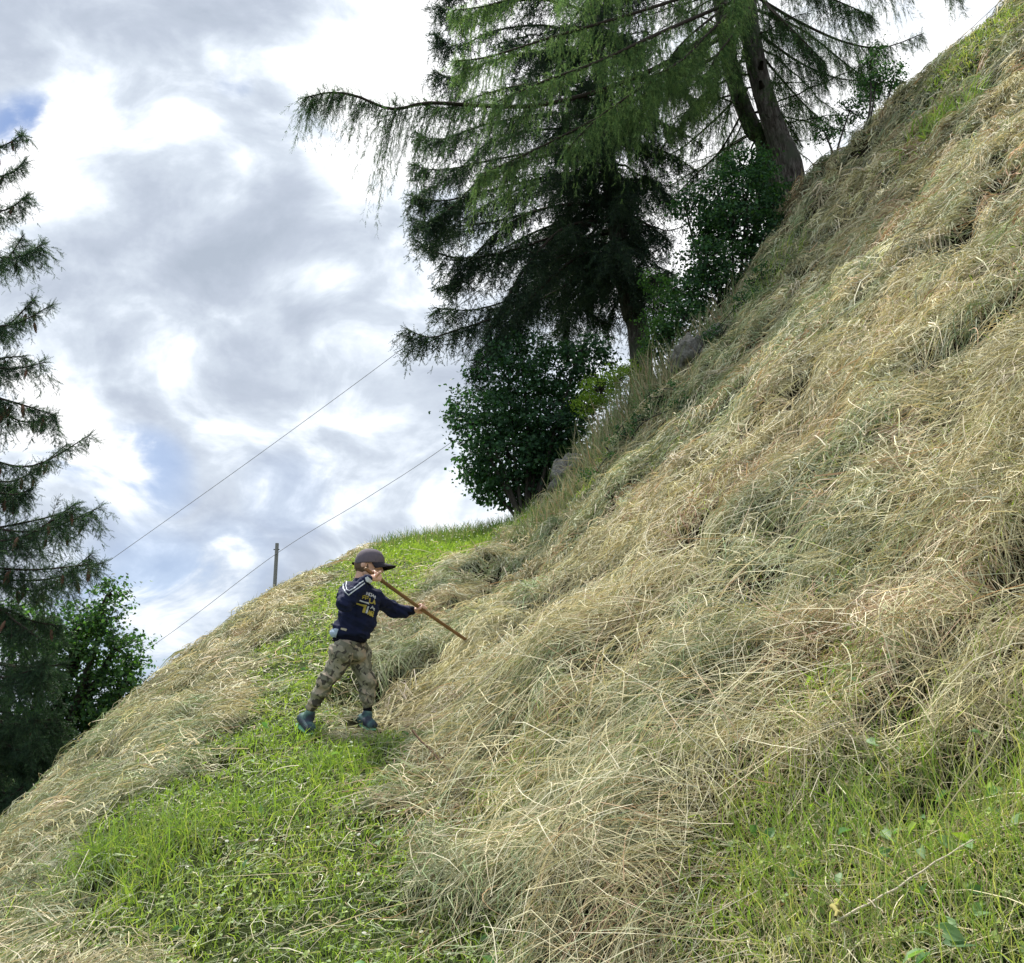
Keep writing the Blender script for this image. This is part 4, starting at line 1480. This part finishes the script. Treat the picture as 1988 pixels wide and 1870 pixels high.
boy = empty('person', tuple(float(q) for q in (FEET[0] + FEET[1]) / 2))
tag(boy, 'small boy in dark cap, navy sweatshirt and camouflage trousers raking hay', 'person')

dR, dL = FEET[0][1] - y0, FEET[1][1] - y0
# joints
hipR, hipL = B(661, 1268, -.07), B(699, 1270, .07)
kneR, kneL = B(631, 1326, -.07 + .4 * dR), B(712, 1324, .03)
ankR, ankL = B(602, 1384, dR), B(715, 1383, dL)
shR, elR = B(678, 1147, -.11), B(670, 1169, -.28)
wrR = B(716, 1122, -.24)
shL, elL = B(729, 1160, .06), B(765, 1185, .17)
# the rake handle: from beside the ear down into the hay
E_ = hitS(927, 1257)
S_ = B(709, 1104, -.185)
RD = unit(E_ - S_)


def on_stick(u):
    lo, hi = 0.0, 1.0
    for _ in range(40):
        m = (lo + hi) / 2
        p = S_ + (E_ - S_) * m
        d = p[1] * CT + p[2] * ST
        if 994 + F * p[0] / d < u:
            lo = m
        else:
            hi = m
    return S_ + (E_ - S_) * lo


g1, g2 = on_stick(729), on_stick(820)
RS = 3.5 * kpx
wrL = g2 + np.array([-.045, -.01, -.008])

FW = unit(np.array([.955, -.20, -.20]))
SD = unit(np.cross(FW, np.array([0, 0, 1.])))      # towards the camera side
UP = np.cross(SD, FW)
HA = np.stack([FW, SD, UP], 1)
if SD[1] > 0:
    SD = -SD
Hc = B(716, 1094, 0)


def h(f, s_, u):
    return Hc + (FW * f + SD * s_ + UP * u) * kpx


body = []
body += [('ell', h(0, 0, 1), HA, np.array([26.5, 22.0, 25.0]) * kpx)]
body += [('ell', h(9, 0, -13), HA, np.array([18, 16.5, 16]) * kpx)]
body += [('hull', [(h(17, 0, -23), 6.5 * kpx), (h(2, 8, -18), 8 * kpx), (h(2, -8, -18), 8 * kpx)])]
body += [('hull', [(h(25, 0, -2), 2.6 * kpx), (h(30.5, 0, -10), 3.0 * kpx), (h(25, 3, -12), 2.6 * kpx), (h(25, -3, -12), 2.6 * kpx)])]
body += [('hull', [(h(24.5, 4.5, -17.5), 2.3 * kpx), (h(24.5, -4.5, -17.5), 2.3 * kpx), (h(26, 0, -17), 2.4 * kpx)])]
body += [('hull', [(h(24, 8, 5), 2.6 * kpx), (h(24, -8, 5), 2.6 * kpx)])]
for sg in (1, -1):
    body += [('ell', h(-1, sg * 22.5, -5), HA @ np.array([[.95, 0, .3], [0, 1, 0], [-.3, 0, .95]]), np.array([5.2, 2.6, 7.5]) * kpx)]
    body += [('ell', h(1.5, sg * 21, -6), HA, np.array([4, 2.2, 5]) * kpx)]
body += caps((h(-6, 0, -12), 13.5), (B(700, 1124, .0), 12), (B(699, 1142, 0), 14))
body += [('hull', [(B(686, 1152, -.03), 12 * kpx), (B(718, 1158, .03), 12 * kpx), (B(684, 1235, 0), 16 * kpx)])]
body += [('hull', [(B(674, 1260, -.03), 15 * kpx), (B(690, 1262, .03), 15 * kpx)])]
body += caps((shR, 8), (elR, 6.5), (wrR, 5.6))
body += caps((shL, 8), (elL, 6.5), (wrL, 5.6))
body += caps((hipR, 13), (kneR, 10), (ankR, 6), (ankR + [.0, -.01, -.015], 5))
body += caps((hipL, 13), (kneL, 10), (ankL, 6), (ankL + [.0, -.01, -.015], 5))


def hand(P, wr, sg, thumb=None):
    """palm from the wrist to the stick, four fingers bent round it, thumb on the other side"""
    out = []
    w = P - wr
    e1 = unit(-(w - RD * (w @ RD)))               # from the stick back towards the wrist
    e2 = np.cross(RD, e1) * sg
    rf = .0066
    Rr = RS + rf

    def q(ang, off, ex=0.0):
        return P + RD * off + (e1 * math.cos(R(ang)) + e2 * math.sin(R(ang))) * (Rr + ex)

    kn = []
    for i in range(4):
        off = (i - 1.5) * .0138
        ln = [.92, 1.0, .95, .80][i]
        k0 = q(8, off, .010)
        kn.append(k0)
        pts = [k0, q(62, off, .003), q(120 * ln + 5, off), q(178 * ln, off), q(222 * ln, off, -.001)]
        rr = [rf * 1.12, rf * 1.05, rf, rf * .92, rf * .82]
        for a_ in range(4):
            out.append(('hull', [(pts[a_], rr[a_]), (pts[a_ + 1], rr[a_ + 1])]))
    out.append(('hull', [(kn[0], .0092), (kn[3], .0085), (wr, .0155), (wr + RD * .008, .0145), (P + e1 * (Rr + .016), .0105)]))
    b = P - RD * .022 + e1 * (Rr + .018)
    if thumb is None:
        tp_ = [b, q(-40, -.032, .004), q(-95, -.028, .001), q(-140, -.024)]
    else:
        tp_ = [b, b * .45 + thumb * .55, thumb]
    rr = [.0115, .0088, .0078, .0066]
    for a_ in range(len(tp_) - 1):
        out.append(('hull', [(tp_[a_], rr[a_]), (tp_[a_ + 1], rr[a_ + 1])]))
    return out


body += hand(g1, wrR, -1, thumb=B(738.5, 1111, -.225))
body += hand(g2, wrL, 1)
blob('body', body, .0035, M_skin, boy, 3)

# eyes, tucked under the peak
for sg in (1, -1):
    blob('eye', [('ell', h(24.2, sg * 8.5, 0), HA, np.array([2.0, 3.0, 1.7]) * kpx)], .0015, M_eye, boy, 2)
blob('hair', [('ell', h(-3.5, 0, -3), HA, np.array([24.5, 23.2, 21.0]) * kpx), ('hull', [(h(-15, 10, -9), 9 * kpx), (h(-15, -10, -9), 9 * kpx), (h(-19, 0, -14), 6 * kpx)])], .004, M_hair, boy, 3)

# cap: a domed crown with a rim and a bowed peak
capo = empty('cap', (0, 0, 0))
capo.parent = boy
capo.matrix_parent_inverse = Matrix.Translation(-boy.location)
CF = unit(np.array([.975, -.15, -.06]))
CS = unit(np.cross(CF, np.array([0, 0, 1.])))
CU = np.cross(CS, CF)
cc = B(717.5, 1094, 0)
th = np.linspace(-PI, PI, 49)
ph = np.concatenate([np.linspace(PI / 2, -.10, 16)])
rows = []
for p_ in ph:
    rr = np.cos(max(p_, 0)) ** .82 if p_ > 0 else 1.0
    zz_ = math.sin(p_) ** 1.0 if p_ > 0 else p_ * .9
    seam = 1 - .012 * np.exp(-((((th + PI / 6) % (PI / 3)) - PI / 6) / .05) ** 2) * (1 if p_ > .05 else 0)
    rows.append(cc + ((CF * 29.5)[None] * (np.cos(th) * rr * seam)[:, None] + (CS * 25.5)[None] * (np.sin(th) * rr * seam)[:, None] + CU[None] * (28.5 * zz_ + 2.2 * np.cos(th) * (1 - max(zz_, 0)))[:, None]) * kpx)
rows = np.array(rows)
inn = cc + (rows[-1] - cc) * .93
rows = np.concatenate([rows, inn[None], (cc + (rows[8] - cc) * .93)[None]])
I = np.arange(rows.shape[0] * 49).reshape(-1, 49)
G = Geo()
G.add(rows.reshape(-1, 3), np.stack([I[:-1, :-1], I[1:, :-1], I[1:, 1:], I[:-1, 1:]], -1), (1, 1, 1))
cr = G.build('crown', M_cap, capo, smooth=True)
cr.matrix_parent_inverse = Matrix.Identity(4)
G = Geo()
s_ = np.linspace(-1, 1, 21)
t_ = np.linspace(0, 1, 9)
SS, TT = np.meshgrid(s_, t_, indexing='ij')
fi = SS * R(66)
wid = 25.0 * np.sqrt(np.clip(1 - (SS * .97) ** 2, 0.03, 1)) ** .9
pk = cc + (CF * (27.5 * np.cos(fi) + TT * wid)[..., None] + CS * ((24.5 * np.sin(fi)) * (1 - .10 * TT))[..., None] + CU * (2.5 - TT * 5.5 - SS ** 2 * (2.5 + 5 * TT))[..., None]) * kpx
lo = pk - CU * 1.3 * kpx
n1, n2 = pk.shape[:2]
I = np.arange(n1 * n2).reshape(n1, n2)
qd = np.stack([I[:-1, :-1], I[1:, :-1], I[1:, 1:], I[:-1, 1:]], -1).reshape(-1, 4)
V_ = np.concatenate([pk.reshape(-1, 3), lo.reshape(-1, 3)])
rim = []
for a_, b_ in [(I[i, -1], I[i + 1, -1]) for i in range(n1 - 1)] + [(I[0, j], I[0, j + 1]) for j in range(n2 - 1)] + [(I[-1, j + 1], I[-1, j]) for j in range(n2 - 1)]:
    rim.append([a_, b_, b_ + n1 * n2, a_ + n1 * n2])
G.add(V_, np.concatenate([qd, qd[:, ::-1] + n1 * n2, np.array(rim)]), (1, 1, 1))
pko = G.build('peak', M_peak, capo, smooth=True)
pko.matrix_parent_inverse = Matrix.Identity(4)
G = Geo()
bk = cc + (-CF * 30.5 - CU * 2.0) * kpx
G.tube(np.stack([bk - CS * 9 * kpx, bk - CF * 1.5 * kpx, bk + CS * 9 * kpx]), [2.2 * kpx, 2.6 * kpx, 2.2 * kpx], (1, 1, 1), 8)
st_ = G.build('strap', M_peak, capo, smooth=True)
st_.matrix_parent_inverse = Matrix.Identity(4)

# sweatshirt
sw = []
sw += [('hull', [(B(683, 1149, -.06), np.array([17, 17, 16]) * kpx), (B(722, 1157, .05), np.array([17, 17, 15]) * kpx), (B(700, 1180, 0), np.array([36, 29, 20]) * kpx)])]
sw += [('hull', [(B(700, 1178, 0), np.array([36, 29, 20]) * kpx), (B(692, 1205, 0), np.array([38, 30, 18]) * kpx)])]
sw += [('hull', [(B(692, 1205, 0), np.array([38, 30, 18]) * kpx), (B(682, 1232, 0), np.array([38.5, 30, 9]) * kpx)])]
sw += [('hull', [(B(699, 1137, 0), 15 * kpx), (B(686, 1146, -.04), 15 * kpx), (B(716, 1151, .04), 14 * kpx)])]
sw += caps((shR, 16), (elR, 15.5), ((elR * .25 + wrR * .75), 12.5), (B(713, 1126, -.25), 9.0))
sw += caps((shL, 16.5), ((shL + elL) / 2 + [0, 0, .0], 14.5), (elL, 14), ((elL * .45 + wrL * .55) + [0, 0, -.006], 12), (g2 + np.array([-.068, -.005, -.012]), 9.0))
shirt = blob('sweatshirt', sw, .0045, M_navy, boy, 3, .5, .013, 21)
# ribbed hem, cuffs
blob('hem', [('hull', [(B(680, 1238, 0), np.array([34, 27, 7]) * kpx), (B(679, 1245, 0), np.array([32.5, 26, 6]) * kpx)])], .004, M_ribk, shirt, 3).matrix_parent_inverse = Matrix.Identity(4)
c_ = B(713, 1126, -.25)
d_ = unit(wrR - c_)
blob('cuff', caps((c_ - d_ * .004, 9.6), (c_ + d_ * .008, 8.8)), .003, M_ribk, shirt, 2).matrix_parent_inverse = Matrix.Identity(4)
c_ = g2 + np.array([-.068, -.005, -.012])
d_ = unit(wrL - c_)
blob('cuff', caps((c_, 9.4), (c_ + d_ * .012, 8.6)), .003, M_ribk, shirt, 2).matrix_parent_inverse = Matrix.Identity(4)

# trousers
tr_ = []
tr_ += [('hull', [(B(671, 1252, -.04), np.array([24, 22, 14]) * kpx), (B(690, 1254, .04), np.array([22, 22, 13]) * kpx), (B(680, 1276, 0), np.array([30, 23, 12]) * kpx)])]
tr_ += caps((B(664, 1268, -.06), 23.5), (B(649, 1300, -.07), 19.5), (kneR, 16.5), ((kneR + ankR) / 2, 14), (B(606, 1373, dR), 11.5))
tr_ += caps((B(697, 1270, .06), 23), (B(703, 1298, .05), 19.5), (kneL, 16.5), ((kneL + ankL) / 2, 13), (B(714, 1371, dL), 10.5))
trou = blob('trousers', tr_, .0045, M_camo, boy, 3, .5, .015, 15)
for (a_, d_, nm) in ((ankR, dR, 0), (ankL, dL, 1)):
    u_ = (604, 714)[nm]
    blob('sock', caps((B(u_, 1370, d_), 8.8), (a_ + [-.004, 0, -.02], 8.2)), .004, M_black, boy, 2)


def shoe(heel, toe, ank):
    """soft upper and a separate sole"""
    ax = unit((toe - heel) * [1, 1, 1.0])
    sd_ = unit(np.cross(ax, [0, 0, 1.]))
    up_ = np.cross(sd_, ax)
    L_ = np.linalg.norm(toe - heel)
    u = [('hull', [(heel + up_ * .022, .029), (ank, .030), (heel + ax * L_ * .45 + up_ * .020, .030)]),
         ('hull', [(heel + ax * L_ * .45 + up_ * .020, .031), (toe + up_ * .012, .024), (toe + up_ * .010 - sd_ * .008, .022), (toe + up_ * .010 + sd_ * .008, .022)]),
         ('hull', [(ank + up_ * .015, .029), (ank - ax * .004, .031)])]
    s_ = blob('shoe', u, .004, M_shoe, boy, 2)
    so_ = blob('sole', [('hull', [(heel - up_ * .012 - ax * .004, np.array([.028, .028, .010])), (heel + ax * L_ * .5 - up_ * .012, np.array([.032, .032, .010])), (toe - up_ * .012 + ax * .004, np.array([.027, .027, .009]))])], .0035, M_sole, s_, 1)
    so_.matrix_parent_inverse = Matrix.Identity(4)
    # laces
    G = Geo()
    for i in range(4):
        c = heel * (1 - (.35 + .13 * i)) + toe * (.35 + .13 * i) + up_ * (.054 - .006 * i)
        G.tube(np.stack([c - sd_ * .018 - up_ * .006, c + up_ * .002, c + sd_ * .018 - up_ * .006]), .0022, (.02, .03, .06), 5)
    l_ = G.build('laces', M_wood, s_)
    l_.matrix_parent_inverse = Matrix.Identity(4)


shoe(B(585, 1403, dR + .05), B(603, 1420, dR - .05), B(600, 1392, dR))
shoe(B(702, 1404, dL + .03), B(722, 1412, dL - .06), B(712, 1393, dL))

# prints: flat shapes laid on the cloth, each following the folds
bvh_cache = {}


def drape(name, polys, mat, host, off=.0022, sub=3):
    """polygons given as picture outlines, dropped on the host's surface"""
    if host.name not in bvh_cache:
        bvh_cache[host.name] = BVHTree.FromPolygons([v.co.copy() for v in host.data.vertices], [tuple(p.vertices) for p in host.data.polygons])
    bv = bvh_cache[host.name]
    bm = bmesh.new()
    for pl in polys:
        vs = [bm.verts.new((u, v, 0)) for u, v in pl]
        try:
            bm.faces.new(vs)
        except ValueError:
            pass
    bmesh.ops.triangulate(bm, faces=bm.faces[:])
    for _ in range(sub):
        long_ = [e for e in bm.edges if e.calc_length() > 1.6]
        if not long_:
            break
        bmesh.ops.subdivide_edges(bm, edges=long_, cuts=1)
        bmesh.ops.triangulate(bm, faces=bm.faces[:])
    bad = []
    for v in bm.verts:
        d = Vector([float(q) for q in unit(np.array(ray(v.co.x, v.co.y)))])
        loc, nr, _, _ = bv.ray_cast(Vector((0, 0, 0)), d)
        if loc is None:
            bad.append(v)
        else:
            v.co = loc + nr * off
    bmesh.ops.delete(bm, geom=bad, context='VERTS')
    me = bpy.data.meshes.new(name)
    bm.to_mesh(me)
    bm.free()
    o = link(name, me, mat, host)
    o.matrix_parent_inverse = Matrix.Identity(4)
    sdm = o.modifiers.new('thick', 'SOLIDIFY')
    sdm.thickness = .001
    return o


def strip(pts, w):
    """outline of a band along points"""
    p = np.array(pts, float)
    t = unit(np.gradient(p, axis=0))
    n = np.stack([-t[:, 1], t[:, 0]], -1) * w / 2
    return [[tuple(p[i] - n[i]), tuple(p[i + 1] - n[i + 1]), tuple(p[i + 1] + n[i + 1]), tuple(p[i] + n[i])] for i in range(len(p) - 1)]


def c1(cx, cy):                                    # close-up of the chest -> picture
    return (685.9 + .04153 * cx, 1126.3 + .04155 * cy)


def c2(cx, cy):
    return (634.2 + .1246 * cx, 1048.5 + .1246 * cy)


FONT = {'A': [[(0, 0), (.5, 1), (1, 0)], [(.2, .4), (.8, .4)]], 'N': [[(0, 0), (0, 1), (1, 0), (1, 1)]], 'O': [[(0, 0), (0, 1), (1, 1), (1, 0), (0, 0)]], 'L': [[(0, 1), (0, 0), (1, 0)]],
        'R': [[(0, 0), (0, 1), (1, 1), (1, .5), (0, .5), (1, 0)]], 'T': [[(.5, 0), (.5, 1)], [(0, 1), (1, 1)]], 'F': [[(0, 0), (0, 1), (1, 1)], [(0, .5), (.8, .5)]], 'P': [[(0, 0), (0, 1), (1, 1), (1, .5), (0, .5)]], 'I': [[(.5, 0), (.5, 1)]]}


def word(tx, x0, y0_, x1, y1, hgt, w):
    """letters along a base line in the close-up, height upward"""
    out = []
    n = len(tx)
    d = np.array([x1 - x0, y1 - y0_], float)
    L_ = np.linalg.norm(d)
    d /= L_
    up_ = np.array([.12, -1.0])
    cw_ = L_ / n
    for i, ch in enumerate(tx):
        for sgm in FONT.get(ch, []):
            pts = [np.array([x0, y0_]) + d * (cw_ * (i + .08 + .78 * a_)) + up_ * hgt * b_ for a_, b_ in sgm]
            out += [[c1(*q) for q in pl] for pl in strip(pts, w)]
    return out


drape('print', word('NO', 590, 700, 850, 780, 130, 42) + word('A', 850, 770, 960, 830, 120, 40) + word('I', 930, 860, 1060, 900, 130, 50), M_white, shirt)
drape('print', word('FP', 420, 880, 680, 960, 170, 50) + word('LA', 730, 1050, 1020, 1150, 200, 55), M_yellow, shirt)
drape('print', [[c1(300, 940), c1(700, 1050), c1(740, 1150), c1(640, 1110), c1(280, 1000)]] + [[c1(670, 1230), c1(735, 1240), c1(650, 1560), c1(560, 1540)]] + word('A', 780, 1330, 960, 1390, 140, 30) + word('I', 900, 1420, 1020, 1450, 120, 30), M_white, shirt)
drape('print', [[c1(120, 1060), c1(640, 1180), c1(600, 1280), c1(140, 1130)], [c1(500, 1240), c1(630, 1200), c1(540, 1540), c1(410, 1510)]] + word('AR', 660, 1600, 920, 1720, 220, 62), M_yellow, shirt)
drape('stripe', strip([c2(262, 690), c2(262, 760), c2(300, 815), c2(342, 858), c2(420, 800), c2(500, 745), c2(590, 672)], 2.2) + strip([c2(312, 650), c2(300, 720), c2(318, 775), c2(350, 792), c2(430, 752), c2(500, 690), c2(570, 640)], 2.0), M_white, shirt)
drape('stripe', [[c2(598, 590), c2(640, 570), c2(740, 670), c2(715, 700), c2(680, 650), c2(650, 668), c2(610, 640)]], M_white, shirt)
drape('patch', [[c2(75, 1370), c2(190, 1395), c2(150, 1505), c2(56, 1490)]], surf_mat('pale blue shirt tail', (.42, .52, .66), .8, .1), shirt, .006)
drape('care_label', [[c2(228, 1370), c2(318, 1395), c2(305, 1425), c2(222, 1398)]], surf_mat('beige label', (.50, .46, .36), .7, .1), shirt, .004)

# ------------------------------------------------------------------ the rake he holds
rk = empty('hay_rake', tuple(float(q) for q in E_))
tag(rk, 'long wooden hay rake in the boy\'s hands, its head buried in the hay', 'rake')
G = Geo()
n_ = 40
ps = S_ + (E_ + RD * .03 - S_) * np.linspace(0, 1, n_)[:, None]
ps[:, 2] -= np.sin(np.linspace(0, PI, n_)) * .006
G.tube(np.concatenate([ps[:1] - RD * .002, ps]), np.concatenate([[.002], np.full(n_, RS) * (1 + .05 * np.sin(np.arange(n_) * 1.7))]), (1, 1, 1), 12)
G.build('handle', M_stick, rk, smooth=True)
bar = unit(np.cross(RD, frame(E_[0:1], E_[1:2])[0][0]))
nE = frame(E_[0:1], E_[1:2])[0][0]
hc = E_ + RD * .03 - nE * .03
G = Geo()
G.tube(np.stack([hc - bar * .23, hc - bar * .12, hc, hc + bar * .12, hc + bar * .23]), [.012, .015, .017, .015, .012], (1, 1, 1), 8)
G.build('head', M_stick, rk, smooth=True)
for i in range(9):
    p = hc + bar * (-.21 + .0525 * i)
    G = Geo()
    G.tube(np.stack([p, p - nE * .04 - RD * .004, p - nE * .085 - RD * .012]), [.0055, .005, .002], (1, 1, 1), 6)
    G.build('tine', M_stick, rk, smooth=True)
# loose hay thrown over the rake's head
G = Geo()
x = E_[0] + .06 + rng.normal(0, .13, 500)
y = E_[1] + rng.normal(0, .16, 500)
k = np.hypot(x - E_[0] + .1, y - E_[1]) > .07
x, y = x[k], y[k]
N = len(x)
lying(G, x, y, rng.uniform(.1, .4, N), .0011 * dist(x, y) * rng.uniform(.7, 1.3, N), rng.uniform(-PI, PI, N), rng.uniform(.01, .07, N), rng.uniform(0, .2, N) * .3, rng.normal(0, .3, N), rng.normal(0, .2, N), PAL[rng.choice([0, 1, 5, 2], N)] * rng.uniform(.8, 1.1, (N, 1)), 5)
o = G.build('hay', M_hay)
tag(o, 'wisp of loose hay gathered over the rake head', 'hay', kind='stuff')
